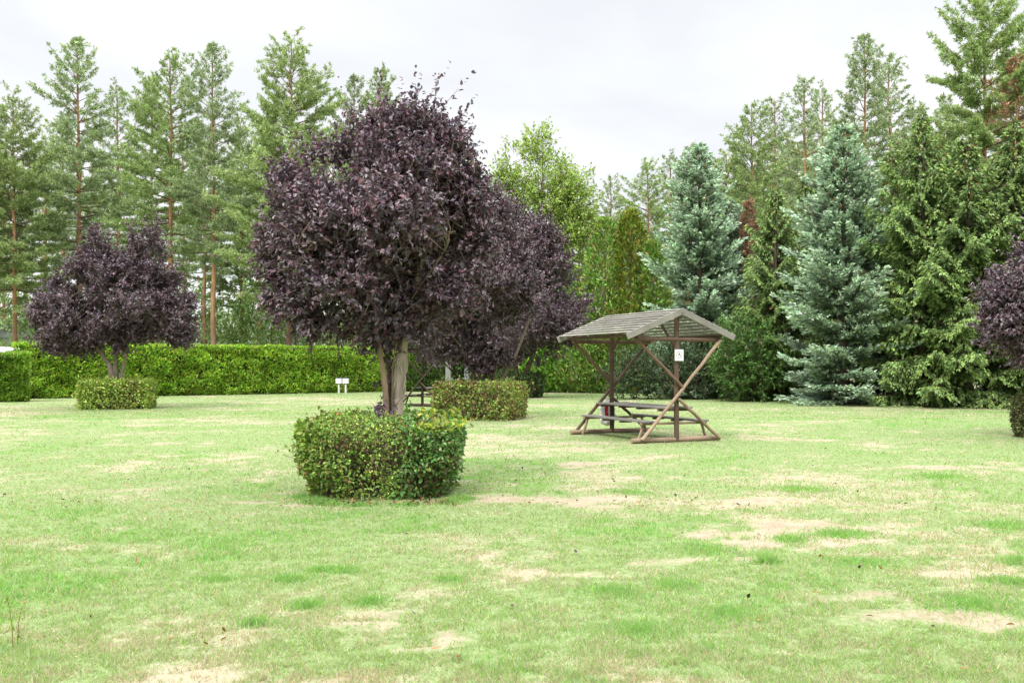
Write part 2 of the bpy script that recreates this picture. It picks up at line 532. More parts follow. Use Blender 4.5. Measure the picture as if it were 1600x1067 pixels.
def plum_tree(label, base, stems, ells, twigs, leaf, seed, leaders=30, nl=15, gap=.42, group='purple leaved plum trees'):
    """base: world xyz; stems: [(world pts, r0, r1)]; ells: [(centre, radii)] world"""
    rng = np.random.default_rng(seed)
    t = thing('plum_tree', label, 'tree', base, group=group)
    base = np.asarray(base, float)
    E = np.array([np.concatenate([np.asarray(c) - base, r]) for c, r in ells])
    vol = E[:, 3] * E[:, 4] * E[:, 5]
    tr = Geo()
    ends = []
    for pts, r0, r1, c in stems:
        pts = np.asarray(pts) - base
        m = 4 * (len(pts) - 1) + 1
        tt = np.linspace(0, len(pts) - 1, m)
        q = np.stack([np.interp(tt, np.arange(len(pts)), pts[:, k]) for k in range(3)], 1)
        for _ in range(2):
            q[1:-1] = (q[:-2] + 2 * q[1:-1] + q[2:]) / 4
        q[1:-1] += rng.normal(0, r0 * .10, (m - 2, 3))
        tr.tube(q, np.linspace(r0, r1, m) * (1 + rng.normal(0, .05, m)), c, 10, .06, rng)
        ends.append((q[-1], r1, q[-1] - q[-3], c))
    for e, r, dr, c in ends:
        for k in range(8):
            j = rng.choice(len(E), p=vol / vol.sum())
            tgt = E[j, :3] + randu(1, rng)[0] * E[j, 3:] * .62
            if tgt[2] < e[2] - .2:
                tgt = E[j, :3] + np.abs(tgt - E[j, :3]) * np.array([rng.choice([-1, 1]), rng.choice([-1, 1]), .5])
            cc0 = E[:, :3].mean(0)
            tgt = cc0 + (tgt - cc0) * .72
            midp = e + unit(dr[None])[0] * np.linalg.norm(tgt - e) * .45
            q = bez(e, midp, tgt, 8) + rng.normal(0, .02, (8, 3)) * np.linspace(0, 1, 8)[:, None]
            tr.tube(q, np.linspace(r * .62, .012, 8), np.minimum(c, .16) * .8, 6, .05, rng)
            for _ in range(3):
                i = rng.integers(3, 8)
                q2 = bez(q[i], q[i] + (q[i] - q[i - 1]) * 2 + rng.normal(0, .15, 3), q[i] + randu(1, rng)[0] * .28 + np.array([0, 0, .04]), 5)
                tr.tube(q2, np.linspace(.014, .005, 5), np.minimum(c, .16) * .9, 4, 0, rng)
    # twigs
    n = twigs * 2
    va = vol ** .72
    j = rng.choice(len(E), n, p=va / va.sum())
    D = randu(n, rng)
    r = rng.random(n) ** (1 / 3.0)
    lump = .75 + .45 * fbm(D * 2.0 + j[:, None] * 7.3, 1.0, seed, 2)
    P = E[j, :3] + D * E[j, 3:] * (r * lump)[:, None]
    keep = (fbm(P, 1.25 / (leaf / .085), seed + 3, 2) > gap) | (rng.random(n) < .22)
    P, D, j = P[keep][:twigs], D[keep][:twigs], j[keep][:twigs]
    n = len(P)
    cen = E[:, :3].mean(0)
    OUT = unit(P - cen)
    TD = unit(D * .45 + OUT * .45 + np.array([0, 0, .40]) + rng.normal(0, .45, (n, 3)))
    TL = rng.uniform(2.2, 5.2, n) * leaf
    start = np.full(n, .55)
    # leading shoots that break the outline
    up = np.argsort(-(P[:, 2] + rng.normal(0, .35, n)))[:leaders * 3]
    up = rng.choice(up, leaders, replace=False)
    TL[up] *= rng.uniform(1.3, 2.2, leaders)
    start[up] = .15
    TD[up] = unit(TD[up] * np.array([.8, .8, .5]) + np.array([0, 0, .9]))
    # short spurs poking out all round
    sp = rng.choice(n, n // 9, replace=False)
    TL[sp] *= 1.5
    TD[sp] = unit(TD[sp] + D[sp] * .8)
    P = P - TD * (TL * start)[:, None]
    tr.sticks(P - TD * leaf * 2, P + TD * TL[:, None] * .6, .0045 * leaf / .085, .003 * leaf / .085, pal([(.16, .12, .10), (.11, .07, .06)], n, rng), 3)
    tr.build('trunk', M_BARK, t, smooth=True)
    g = Geo()
    k = nl
    I = np.repeat(np.arange(n), k)
    tt = np.tile(np.linspace(.02, 1, k), n) + rng.normal(0, .04, n * k)
    A = unit(TD[I] * .75 + randu(n * k, rng) * .85 + np.array([0, 0, -.28]))
    Q = P[I] + TD[I] * (TL[I] * tt)[:, None] + rng.normal(0, leaf * .12, (n * k, 3))
    Nn = unit(np.array([0, 0, .7]) + (D[I] + OUT[I]) * .25 + rng.normal(0, .5, (n * k, 3)))
    sz = leaf * rng.uniform(.7, 1.25, n * k) * (1.08 - .35 * tt)
    C = pal(PLUM_COL, n * k, rng, .25) * np.exp(rng.normal(0, .12, n))[I][:, None]
    g.leaves(Q, A, Nn, sz, sz * .58, C, fold=.2, bend=.16)
    g.build('crown', M_PLUM, t)
    return t


def el(x, y, d, rx, ry, rz=None):
    """ellipsoid from pixel centre and pixel radii at depth d; rz depth radius in px as well"""
    s = d / FPX
    return (W(x, y, d), np.array([rx * s, (rz or rx) * s, ry * s]))


def clumps(poly, d, n, rmin, rmax, depth, seed):
    """foliage clumps (world ellipsoids) filling a crown whose height and width follow an outline given at depth d"""
    rng = np.random.default_rng(seed)
    A = np.array(poly, float)
    B = np.roll(A, -1, 0)
    out = []
    lo, hi = A.min(0), A.max(0)
    while len(out) < n:
        c = rng.uniform(lo, hi)
        cr = ((A[:, 1] > c[1]) != (B[:, 1] > c[1]))
        with np.errstate(divide='ignore', invalid='ignore'):
            xi = A[:, 0] + (c[1] - A[:, 1]) / (B[:, 1] - A[:, 1]) * (B[:, 0] - A[:, 0])
        if (cr & (c[0] < xi)).sum() % 2 == 0:
            continue
        t = np.clip(((c - A) * (B - A)).sum(1) / ((B - A) ** 2).sum(1), 0, 1)
        e = np.linalg.norm(A + (B - A) * t[:, None] - c, axis=1).min()
        r = rng.uniform(rmin, rmax)
        if e < .72 * rmin:
            continue
        r = min(r, e / .85) * 1.12
        zmax = min(depth, 1.5 * max(e - r * .6, 0) + .2 * r)
        z = rng.uniform(-1, 1) * zmax
        dd = d + z * d / FPX
        w = W(800 + (c[0] - 800), c[1], d)
        w[1] = dd
        s = d / FPX * r
        out.append((w, np.array([s * rng.uniform(.9, 1.2), s, s * rng.uniform(.75, 1.0)])))
    return out


# ------------------------------------------------------------------ hedges
def box_hedge(label, cx, cy, w, dp, h, leaf, n, palette, weights, seed, rz=0, round_=.12, taper=.14, group='clipped box hedges round the plum trunks', twig=260, sprigs=150, mixed=False):
    rng = np.random.default_rng(seed)
    t = thing('box_hedge', label, 'hedge', (cx, cy, 0), rz, group)
    m = n * 5
    P = rng.uniform(-1, 1, (m, 3))
    P[:, 2] = (P[:, 2] + 1) / 2
    # distance from surface (in m)
    dx, dy, dz = (1 - np.abs(P[:, 0])) * w / 2, (1 - np.abs(P[:, 1])) * dp / 2, (1 - P[:, 2]) * h
    dist = np.minimum(np.minimum(dx, dy), dz)
    keep = rng.random(m) < np.exp(-dist / (leaf * 2.6)) + .06
    P, dist = P[keep][:n], dist[keep][:n]
    n = len(P)
    Q = P * np.array([w / 2, dp / 2, h])
    O = np.stack([np.sign(P[:, 0]) * np.abs(P[:, 0]) ** 6, np.sign(P[:, 1]) * np.abs(P[:, 1]) ** 6, np.abs(P[:, 2]) ** 6], 1)
    lump = (fbm(Q, 3.2, seed, 2) - .5)
    Q = Q + unit(O + 1e-6) * (lump * .55 * round_ * 2)[:, None]
    # rounded vertical and top edges, pinched foot
    cr = np.clip(np.abs(P[:, 0]) + np.abs(P[:, 1]) - 1.5, 0, .5)
    Q[:, :2] *= (1 - cr * round_ * 2.2)[:, None]
    zt = P[:, 2]
    Q[:, :2] *= (1 - taper * (1 - sstep(0, .5, zt)) - .05 * sstep(.85, 1, zt))[:, None]
    Q[:, 2] -= sstep(.6, 1, np.maximum(np.abs(P[:, 0]), np.abs(P[:, 1]))) * sstep(.8, 1, zt) * round_ * .5
    gap = fbm(Q, 4.5, seed + 8, 2)
    k = (gap > .41) | (rng.random(n) < .25)
    Q, O, P, zt = Q[k], O[k], P[k], zt[k]
    n = len(Q)
    g = Geo()
    # sprigs that stand out of the clipped faces
    k = sprigs
    i = rng.choice(n, k)
    sd_ = unit(O[i] * .9 + np.array([0, 0, .55]) + rng.normal(0, .45, (k, 3)))
    sl_ = rng.uniform(1.5, 4.0, k) * leaf
    sprig0 = Q[i].copy()
    J = np.repeat(np.arange(k), 9)
    Q = np.concatenate([Q, sprig0[J] + sd_[J] * (sl_[J] * rng.random(k * 9))[:, None]])
    O = np.concatenate([O, O[i][J]]); zt = np.concatenate([zt, zt[i][J]])
    n = len(Q)
    A = unit(O * .5 + randu(n, rng) * 1.0 + np.array([0, 0, .05]))
    Nn = unit(O * .45 + np.array([0, 0, .55]) + rng.normal(0, .65, (n, 3)))
    sz = leaf * rng.uniform(.6, 1.3, n)
    C = pal(palette, n, rng, .25, weights)
    if mixed:       # several species grown into each other
        zone = Q[:, 0] / w + .42 * (fbm(Q, 1.9, seed + 40, 3) - .5) * 2 + rng.normal(0, .10, n)
        lf = zone < -.20; rt = zone > .20
        C = np.where(lf[:, None], pal([(.20, .31, .06), (.25, .36, .08), (.15, .24, .05), (.30, .28, .09), (.32, .17, .08)], n, rng, .22, [4, 4, 3, 1, .5]), C)
        C = np.where(rt[:, None], pal([(.10, .23, .055), (.14, .29, .075), (.30, .37, .19), (.22, .31, .07)], n, rng, .22, [3, 3, 1.2, 2]), C)
        sz = sz * np.where(lf, 1.15, np.where(rt, 1.15, .8))
        yel = (Q[:, 0] > .22 * w) & (zt > .9)
        C = np.where((yel & (rng.random(n) < .6))[:, None], pal([(.42, .47, .08), (.36, .44, .09)], n, rng, .15), C)
        sz = np.where(yel, sz * 1.25, sz)
    hue = fbm(Q, 2.4, seed + 4, 2)
    dry = sstep(.52, .7, fbm(Q, 1.6, seed + 14, 2)) * (1 - .5 * zt)
    brown = pal([(.13, .07, .04), (.10, .06, .03), (.17, .12, .06)], n, rng, .25)
    C = np.where((rng.random(n) < dry * .42)[:, None], brown, C * (.8 + .45 * hue)[:, None])
    g.leaves(Q, A, Nn, sz, sz * .62, C, fold=.2, bend=.1)
    g.build('foliage', M_HEDGE, t)
    s = Geo()
    a = rng.uniform(-1, 1, (twig, 2)) * np.array([w / 2 * .72, dp / 2 * .74])
    top = np.concatenate([a * 1.15 + rng.normal(0, .06, (twig, 2)), rng.uniform(.55, .97, (twig, 1)) * h], 1)
    bot = np.concatenate([a, np.zeros((twig, 1))], 1)
    md = (top + bot) / 2 + rng.normal(0, .05, (twig, 3))
    cc = pal([(.12, .085, .06), (.17, .13, .10), (.08, .06, .045)], twig, rng)
    s.sticks(bot, md, .007, .005, cc, 4)
    s.sticks(md, top, .005, .003, cc, 4)
    for _ in range(3):
        e = md + (top - md) * rng.random((twig, 1))
        s.sticks(e, e + randu(twig, rng) * np.array([.22, .22, .12]) + np.array([0, 0, .1]), .005, .0025, cc, 3)
    s.build('stems', M_BARK, t)
    return t


def wall_hedge(name, label, path, thick, h, leaf, n, palette, seed, cat='hedge', upright=.6):
    """long clipped hedge along a polyline"""
    rng = np.random.default_rng(seed)
    path = np.asarray(path, float)
    seg = np.diff(path, axis=0)
    ln = np.linalg.norm(seg, axis=1)
    t = thing(name, label, cat, (*path[0], 0))
    g, core = Geo(), Geo()
    for a, v, L in zip(path[:-1], seg, ln):
        k = int(n * L / ln.sum())
        dirv = np.array([v[0] / L, v[1] / L, 0]); nrm = np.array([dirv[1], -dirv[0], 0])
        if nrm[1] > 0:
            nrm = -nrm
        face = rng.choice(3, k, p=[.56, .32, .12])     # camera side, top, far side
        s = rng.uniform(0, L, k)
        dep = rng.exponential(leaf * .7, k)
        u, z = np.zeros(k), np.zeros(k)
        f0, f1, f2 = face == 0, face == 1, face == 2
        z[f0] = rng.uniform(.0, 1, f0.sum()) * h; u[f0] = thick / 2 - dep[f0]
        z[f2] = rng.uniform(.03, 1, f2.sum()) * h; u[f2] = -thick / 2 + dep[f2]
        u[f1] = rng.uniform(-.5, .5, f1.sum()) * thick; z[f1] = h - dep[f1] * .7
        q = np.stack([s, z], 1)
        bulge = (fbm(q, 1.4, seed, 3) - .5)
        u += np.where(f0, bulge * .75, 0)
        u -= np.where(f0, (1 - sstep(0, .12, z / h)) * .10, 0)
        u -= np.where(f0, sstep(.82, 1.0, z / h) * .14, 0)
        z += np.where(f1, (fbm(np.stack([s, u], 1), 1.3, seed + 2) - .5) * .22, 0)
        P = np.concatenate([a, [0]]) - np.concatenate([path[0], [0]]) + dirv * s[:, None] + nrm * u[:, None]
        P[:, 2] = z
        out = np.where(f0[:, None], nrm, np.where(f2[:, None], -nrm, np.array([0, 0, 1.])))
        A = unit(out * .55 + np.array([0, 0, upright]) + rng.normal(0, .5, (k, 3)))
        Nn = unit(out * .6 + rng.normal(0, .6, (k, 3)) + np.array([0, 0, .3]))
        sz = leaf * rng.uniform(.6, 1.4, k)
        C = pal(palette, k, rng, .2) * (.72 + .6 * fbm(P, 1.1, seed + 6, 3))[:, None]
        kk = (fbm(P, 2.1, seed + 21, 3) > .37) | (rng.random(k) < .35)
        g.blades(P[kk], A[kk], Nn[kk], sz[kk], sz[kk] * .5, C[kk], fold=.2)
        c = a - path[0] + v / 2
        R = np.stack([dirv, nrm, [0, 0, 1]], 1)
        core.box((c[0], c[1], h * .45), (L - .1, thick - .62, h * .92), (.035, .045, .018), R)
    g.build('foliage', M_HEDGE, t)
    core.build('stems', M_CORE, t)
    return t


# ------------------------------------------------------------------ conifers
def spruce(name, label, H, R, seed, fresh, old, norway=False, z0=.25, cones=0, zscale=.78, dens=1.0, group='spruces along the lawn edge'):
    rng = np.random.default_rng(seed)
    t = thing(name, label, 'tree', group=group)
    tr = Geo()
    zz = np.linspace(0, H * .985, 14)
    rad = .017 * H * (1 - zz / H) ** .9 + .012
    tr.tube(np.stack([rng.normal(0, .015, 14), rng.normal(0, .015, 14), zz], 1), rad, (.11, .085, .065), 8, .05, rng)
    lev, z = [], z0
    while z < H * .985:
        rel = z / H
        nb = max(4, int(round(7.5 - 3 * rel)))
        a0 = rng.uniform(0, 6.28)
        for k in range(nb):
            lev.append((z + rng.normal(0, .08), a0 + k * 6.283 / nb + rng.normal(0, .22)))
        z += (.50 - .25 * rel) / dens
    lev = np.array(lev)
    drop = fbm(np.stack([np.cos(lev[:, 1]) * 1.7, np.sin(lev[:, 1]) * 1.7, lev[:, 0] * .8], 1), 1.0, seed + 9, 2)
    lev = lev[(drop > (.36 if norway else .27)) | (lev[:, 0] > H * .9)]
    n = len(lev)
    zb, az = lev[:, 0], lev[:, 1]
    rel = np.clip(zb / H, 0, 1)
    lumps = fbm(np.stack([np.cos(az) * 1.9, np.sin(az) * 1.9, zb * .75], 1), 1.0, seed + 1, 2)
    prof = np.interp(rel, [0, .1, .4, .55, .75, .9, 1], [.90, 1, .97, .84, .52, .19, .0])
    L = R * prof * (.15 + 1.55 * lumps) * rng.uniform(.70, 1.12, n) + .06 + .06 * (1 - rel)
    if norway:
        a = -.46 + .70 * rel + .45 * rel ** 3 + rng.normal(0, .10, n); b = .24
    else:
        a = -.20 + .85 * rel + rng.normal(0, .10, n); b = .24
    o = np.stack([np.cos(az), np.sin(az), np.zeros(n)], 1)
    tg = np.stack([-np.sin(az), np.cos(az), np.zeros(n)], 1)

    def bp(i, s):
        zl = L[i] * (a[i] * s + b * s * s)
        p = o[i] * (L[i] * s)[:, None]
        p[:, 2] = zb[i] + zl
        return np.maximum(p, [[-99, -99, .06]])
    i = np.arange(n)
    for s0, s1 in ((0, .35), (.35, .7), (.7, .97)):
        tr.sticks(bp(i, np.full(n, s0)), bp(i, np.full(n, s1)), .006 + .010 * L * (1 - s0), .004 + .010 * L * (1 - s1), (.10, .075, .055), 4)
    tr.build('trunk', M_BARK, t, smooth=True)
    # branchlets
    nb = (L / (.125 / dens)).astype(int) + 3
    I = np.repeat(i, nb * 2)
    cnt = np.concatenate([np.repeat((np.arange(q) + .5) / q, 2) for q in nb])
    side = np.where(np.arange(len(I)) % 2 == 0, 1., -1.)
    s = np.clip(.12 + .88 * cnt + rng.normal(0, .02, len(I)), .05, 1)
    B0 = bp(I, s)
    bl = np.clip(.42 * L[I] * (1.05 - s) ** .8 + .10, .08, .62) * rng.uniform(.7, 1.2, len(I))
    bd = tg[I] * (side * .85)[:, None] + o[I] * .62 + rng.normal(0, .12, (len(I), 3))
    bd[:, 2] += (-.62 if norway else -.02) + .25 * rel[I]
    bd = unit(bd)
    ns = np.maximum((bl / (.075 / dens)).astype(int), 2)
    J = np.repeat(np.arange(len(I)), ns)
    f = np.concatenate([(np.arange(q) + 1.) / q for q in ns])
    S0 = B0[J] + bd[J] * (bl[J] * f)[:, None]
    S0[:, 2] -= (.30 if norway else -.06) * (f ** 2) * bl[J]
    S0 += rng.normal(0, .02, S0.shape)
    S0 = np.maximum(S0, [[-99, -99, .03]])
    q = 4
    K = np.repeat(np.arange(len(J)), q)
    m = len(K)
    up = (-.35 if norway else .30)
    A = unit(bd[J][K] * .95 + o[I][J][K] * .3 + np.array([0, 0, up]) + rng.normal(0, .36, (m, 3)))
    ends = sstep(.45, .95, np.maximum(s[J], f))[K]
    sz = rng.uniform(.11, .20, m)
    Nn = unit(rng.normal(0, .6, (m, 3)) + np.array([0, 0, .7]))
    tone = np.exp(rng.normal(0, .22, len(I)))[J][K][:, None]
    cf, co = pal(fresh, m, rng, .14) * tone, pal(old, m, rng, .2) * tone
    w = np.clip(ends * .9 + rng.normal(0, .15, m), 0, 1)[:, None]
    g = Geo()
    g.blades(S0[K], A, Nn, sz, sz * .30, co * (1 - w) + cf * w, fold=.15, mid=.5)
    g.build('crown', M_CONIF, t)
    if cones:
        sel = rng.choice(np.where((rel > .62) & (rel < .97))[0], cones)
        ss = rng.uniform(.4, .95, cones)
        P = bp(sel, ss)
        P = P + rng.normal(0, .05, P.shape)
        c = Geo()
        c.sticks(P, P + np.array([0, 0, -.05]) + rng.normal(0, .01, P.shape), .012, .026, pal([(.20, .10, .05), (.28, .15, .07), (.15, .08, .045)], cones, rng), 6)
        c.sticks(P + np.array([0, 0, -.05]), P + np.array([0, 0, -.14]) + rng.normal(0, .015, P.shape), .026, .010, pal([(.20, .10, .05), (.28, .15, .07), (.15, .08, .045)], cones, rng), 6)
        ob = c.build('cones', M_BARK, t)
        ob['kind'] = 'stuff'
    return t


def pine(name, label, H, R, seed, palette, z0=.32, whorl=.55, sparse=1.0, lean=.0, group='tall pines behind the lawn', cat='tree', bark=None):
    rng = np.random.default_rng(seed)
    t = thing(name, label, cat, group=group)
    tr = Geo()
    m = 22
    zz = np.linspace(0, H * .985, m)
    wx = np.cumsum(rng.normal(0, .03, m)) + lean * zz ** 1.2 / H
    wy = np.cumsum(rng.normal(0, .03, m))
    ax = np.stack([wx - wx[0], wy - wy[0], zz], 1)
    rad = .0085 * H * (1 - zz / H) ** .75 + .012
    rad[0] *= 1.25
    rel = zz / H
    lo = np.array((.15, .10, .07)); hi = np.array((.36, .20, .11)) if bark is None else np.array(bark); tip = np.array((.20, .14, .09))
    cc = np.where((rel < .7)[:, None], lo + (hi - lo) * sstep(.04, .35, rel)[:, None], hi + (tip - hi) * sstep(.7, .95, rel)[:, None])
    sides = 9
    tr.tube(ax, rad, np.concatenate([np.repeat(cc, sides, 0), cc[:1], cc[-1:]]), sides, .05, rng)

    def axis(z):
        return np.stack([np.interp(z, zz, ax[:, 0]), np.interp(z, zz, ax[:, 1]), z], 1)
    lev, z = [], H * z0
    while z < H * .985:
        rr = (z - H * z0) / (H * (1 - z0))
        nb = rng.integers(4, 7) if .10 < rr < .85 else rng.integers(3, 5)
        a0 = rng.uniform(0, 6.28)
        for k in range(nb):
            lev.append((z + rng.normal(0, .08), a0 + k * 6.283 / nb + rng.normal(0, .3), rr))
        z += whorl * (1.35 - .65 * rr) * rng.uniform(.6, 1.4)
    lev = np.array(lev)
    n = len(lev)
    zb, az, rr = lev.T
    prof = np.interp(rr, [0, .12, .35, .6, .8, .93, 1], [.72, 1.0, .95, .70, .40, .16, .04])
    lump = fbm(np.stack([np.cos(az), np.sin(az), zb * .3], 1), 1.1, seed, 2)
    L = R * prof * (.45 + 1.05 * lump) * rng.uniform(.55, 1.35, n) + .06 + .1 * (1 - rr)
    a = -.14 + .55 * rr + .95 * rr ** 3 + rng.normal(0, .14, n)
    b = .18
    o = np.stack([np.cos(az), np.sin(az), np.zeros(n)], 1)
    tg = np.stack([-np.sin(az), np.cos(az), np.zeros(n)], 1)
    B = axis(zb)

    def bp(i, s):
        p = B[i] + o[i] * (L[i] * s)[:, None]
        p[:, 2] += L[i] * (a[i] * s + b * s * s)
        return p
    i = np.arange(n)
    bc = np.where((rr > .5)[:, None], np.array((.19, .12, .07)), np.array((.14, .10, .07)))
    for s0, s1 in ((0, .3), (.3, .6), (.6, .95)):
        tr.sticks(bp(i, np.full(n, s0)), bp(i, np.full(n, s1)), .008 + .012 * L * (1 - s0), .006 + .012 * L * (1 - s1), bc, 4)
    # a few dead lower branches
    k = 14
    zd = rng.uniform(.14, max(z0 + .05, .2), k) * H
    ad = rng.uniform(0, 6.28, k)
    od = np.stack([np.cos(ad), np.sin(ad), rng.normal(0, .25, k)], 1)
    Ld = rng.uniform(.4, 1.5, k)[:, None]
    tr.sticks(axis(zd), axis(zd) + od * Ld, .022, .006, (.13, .10, .08), 4)
    tr.build('trunk', M_BARK, t, smooth=True)
    # sub-branches with needle tufts
    nb = np.maximum((L * 7.0 * sparse).astype(int), 4)
    I = np.repeat(i, nb)
    s = np.concatenate([.30 + .70 * (np.arange(q) + .6) / q for q in nb]) + rng.normal(0, .03, nb.sum())
    s = np.clip(s, .15, 1.02)
    B0 = bp(I, s)
    sl = np.clip(.38 * L[I] * (1.15 - s) + .05 + .11 * (1 - rr[I]), .08, .75) * rng.uniform(.6, 1.2, len(I))
    sd = unit(tg[I] * rng.choice([-1, 1], len(I))[:, None] * rng.uniform(.2, 1, (len(I), 1)) + o[I] * .75 + np.array([0, 0, .16]) + rng.normal(0, .14, (len(I), 3)))
    tr2 = Geo()
    nt_ = np.maximum((sl * 11 * sparse).astype(int), 3)
    J = np.repeat(np.arange(len(I)), nt_)
    f = np.concatenate([(np.arange(q) + 1.) / q for q in nt_])
    T0 = B0[J] + sd[J] * (sl[J] * f)[:, None] + rng.normal(0, .05, (len(J), 3))
    q = 8
    K = np.repeat(np.arange(len(J)), q)
    mm = len(K)
    A = unit(sd[J][K] * .55 + np.array([0, 0, .35]) + rng.normal(0, .6, (mm, 3)))
    sz = rng.uniform(.14, .26, mm)
    Nn = unit(rng.normal(0, .6, (mm, 3)) + np.array([0, 0, .6]))
    C = pal(palette, mm, rng, .15) * np.exp(rng.normal(0, .16, len(J)))[K][:, None]
    g = Geo()
    g.blades(T0[K], A, Nn, sz, sz * .21, C, fold=.1, mid=.5)
    g.build('crown', M_PINE, t)
    return t


def thuja(label, loc, H, R, n, palette, seed, leaf=.2, name='thuja_tree', group='thujas at the lawn edge', pw=.8):
    rng = np.random.default_rng(seed)
    t = thing(name, label, 'tree', loc, group=group)
    z = rng.random(n) ** 1.35
    prof = np.clip((1 - z) ** pw * 1.0, .02, 1) * np.clip(.75 + z * 2, 0, 1)
    az = rng.uniform(0, 6.283, n)
    cyl = np.stack([np.cos(az) * 1.6, np.sin(az) * 1.6, z * H * .6], 1)
    lump = fbm(cyl, .95, seed, 4)
    r = R * prof * (.35 + 1.3 * lump) * (1 - rng.exponential(.13, n).clip(0, .8))
    P = np.stack([np.cos(az) * r, np.sin(az) * r, z * H + .05], 1)
    o = np.stack([np.cos(az), np.sin(az), np.zeros(n)], 1)
    A = unit(o * .55 + np.array([0, 0, .7]) + rng.normal(0, .4, (n, 3)))
    Nn = unit(o * .5 + rng.normal(0, .7, (n, 3)))
    sz = leaf * rng.uniform(.6, 1.4, n)
    g = Geo()
    hue = fbm(P + seed, .9, seed + 4, 2)
    C = pal(palette, n, rng, .2) * (.7 + .65 * hue)[:, None]
    g.blades(P, A, Nn, sz, sz * .36, C, fold=.2)
    tr = Geo()
    tr.tube([(0, 0, 0), (.02, 0, H * .5), (0, .02, H * .9)], [.12 * R, .07 * R, .02], (.14, .10, .07), 8)
    kk = 60
    zz = rng.uniform(.05, .85, kk) * H
    a = rng.uniform(0, 6.28, kk)
    e = np.stack([np.cos(a) * R * .6 * (1 - zz / H), np.sin(a) * R * .6 * (1 - zz / H), zz + .3], 1)
    tr.sticks(np.stack([zz * 0, zz * 0, zz], 1), e, .02, .008, (.14, .10, .07), 4)
    tr.build('trunk', M_BARK, t, smooth=True)
    g.build('crown', M_CONIF, t)
    return t


def leafy(name, label, base, ells, n, leaf, palette, seed, cat='tree', group=None, trunk=True, gap=.4, shell=3.0, open_=False, mat=None):
    """broadleaf crown or bush filling a set of ellipsoids (world centre, radii)"""
    rng = np.random.default_rng(seed)
    t = thing(name, label, cat, base, group=group)
    base = np.asarray(base, float)
    E = np.array([np.concatenate([np.asarray(c) - base, r]) for c, r in ells])
    vol = (E[:, 3] * E[:, 4] * E[:, 5]) ** .8
    tr = Geo()
    if trunk:
        top = E[:, :3].mean(0)
        H = (E[:, 2] + E[:, 5]).max()
        ax = bez(np.zeros(3), np.array([0, 0, H * .5]), np.array([top[0], top[1], H * .93]), 12)
        tr.tube(ax, np.linspace(.014 * H, .02, 12), (.22, .19, .16), 9, .04, rng)
        for k in range(46):
            j = rng.choice(len(E), p=vol / vol.sum())
            e = E[j, :3] + randu(1, rng)[0] * E[j, 3:] * rng.uniform(.6, 1.0)
            f = np.clip((e[2] / H) * rng.uniform(.35, .8), .1, .9)
            s = ax[int(f * 11)]
            q = bez(s, s + (e - s) * .45 + np.array([0, 0, -.08 * H * (0 if e[2] < s[2] else 1) * .3]), e, 7)
            tr.tube(q, np.linspace(.0035 * H, .008, 7), (.2, .17, .14), 5, 0, rng, cap=False)
    m = n // 10
    j = rng.choice(len(E), m * 2, p=vol / vol.sum())
    D = randu(m * 2, rng)
    r = rng.random(m * 2) ** (1 / shell)
    P = E[j, :3] + D * E[j, 3:] * (r * (.78 + .45 * fbm(D * 2 + j[:, None] * 3.1, 1.1, seed, 2)))[:, None]
    k = (fbm(P, .55 / (leaf / .15) * 1.2, seed + 3, 2) > gap) & (P[:, 2] > .05)
    P, D = P[k][:m], D[k][:m]
    m = len(P)
    TD = unit(D * .6 + np.array([0, 0, .5]) + rng.normal(0, .4, (m, 3)))
    TL = leaf * rng.uniform(2, 5, m)
    tr.sticks(P - TD * leaf * 2, P + TD * TL[:, None], .01, .004, (.16, .13, .09), 3)
    tr.build('trunk' if trunk else 'stems', M_BARK, t, smooth=True)
    I = np.repeat(np.arange(m), 10)
    tt = np.tile(np.linspace(.05, 1, 10), m)
    Q = P[I] + TD[I] * (TL[I] * tt)[:, None] + rng.normal(0, leaf * .25, (len(I), 3))
    A = unit(TD[I] * .5 + randu(len(I), rng) * .9 + np.array([0, 0, -.15]))
    Nn = unit(np.array([0, 0, .7]) + D[I] * .4 + rng.normal(0, .5, (len(I), 3)))
    sz = leaf * rng.uniform(.65, 1.3, len(I))
    C = pal(palette, len(I), rng, .18) * np.exp(rng.normal(0, .15, m))[I][:, None]
    g = Geo()
    g.leaves(Q, A, Nn, sz, sz * .6, C)
    g.build('crown' if trunk else 'foliage', mat or M_BROAD, t)
    return t
EXPO, SKY_LO, SKY_HI, SKY_SHIFT = 1.3, 4.5, 26.0, (0.3, 0.1, 0)   # PART2

# ================================================================== the scene
build_lawn()
build_grass()

# ------------------------------------------------------------------ plum trees
d1 = 12.75
st = [
    ([W(623, 662, d1), W(623, 635, d1), W(624, 606, d1), W(628, 560, d1), W(636, 520, d1), W(648, 460, d1), W(664, 395, d1 + .1), W(672, 330, d1 + .1)], .074, .034, BARK_GREY * 2.0),
    ([W(603, 662, d1 - .1), W(603, 625, d1 - .1), W(599, 585, d1 - .1), W(594, 545, d1 - .1), W(586, 490, d1 - .15), W(580, 430, d1 - .2), W(572, 350, d1 - .2)], .044, .024, BARK_BROWN * 2.3),
    ([W(611, 662, d1 + .25), W(611, 610, d1 + .3), W(608, 560, d1 + .35), W(600, 500, d1 + .4), W(610, 420, d1 + .5), W(622, 330, d1 + .5)], .046, .022, BARK_BROWN * .9),
    ([W(613, 662, d1 - .1), W(613, 610, d1 - .1), W(613, 575, d1 - .12), W(622, 520, d1 - .2), W(640, 470, d1 - .3), W(690, 400, d1 - .5)], .014, .009, BARK_BROWN * 1.3),
    ([W(609, 662, d1), W(609, 600, d1), W(603, 545, d1), W(560, 500, d1 + .1), W(500, 450, d1 + .2)], .016, .012, BARK_BROWN * .9),
]
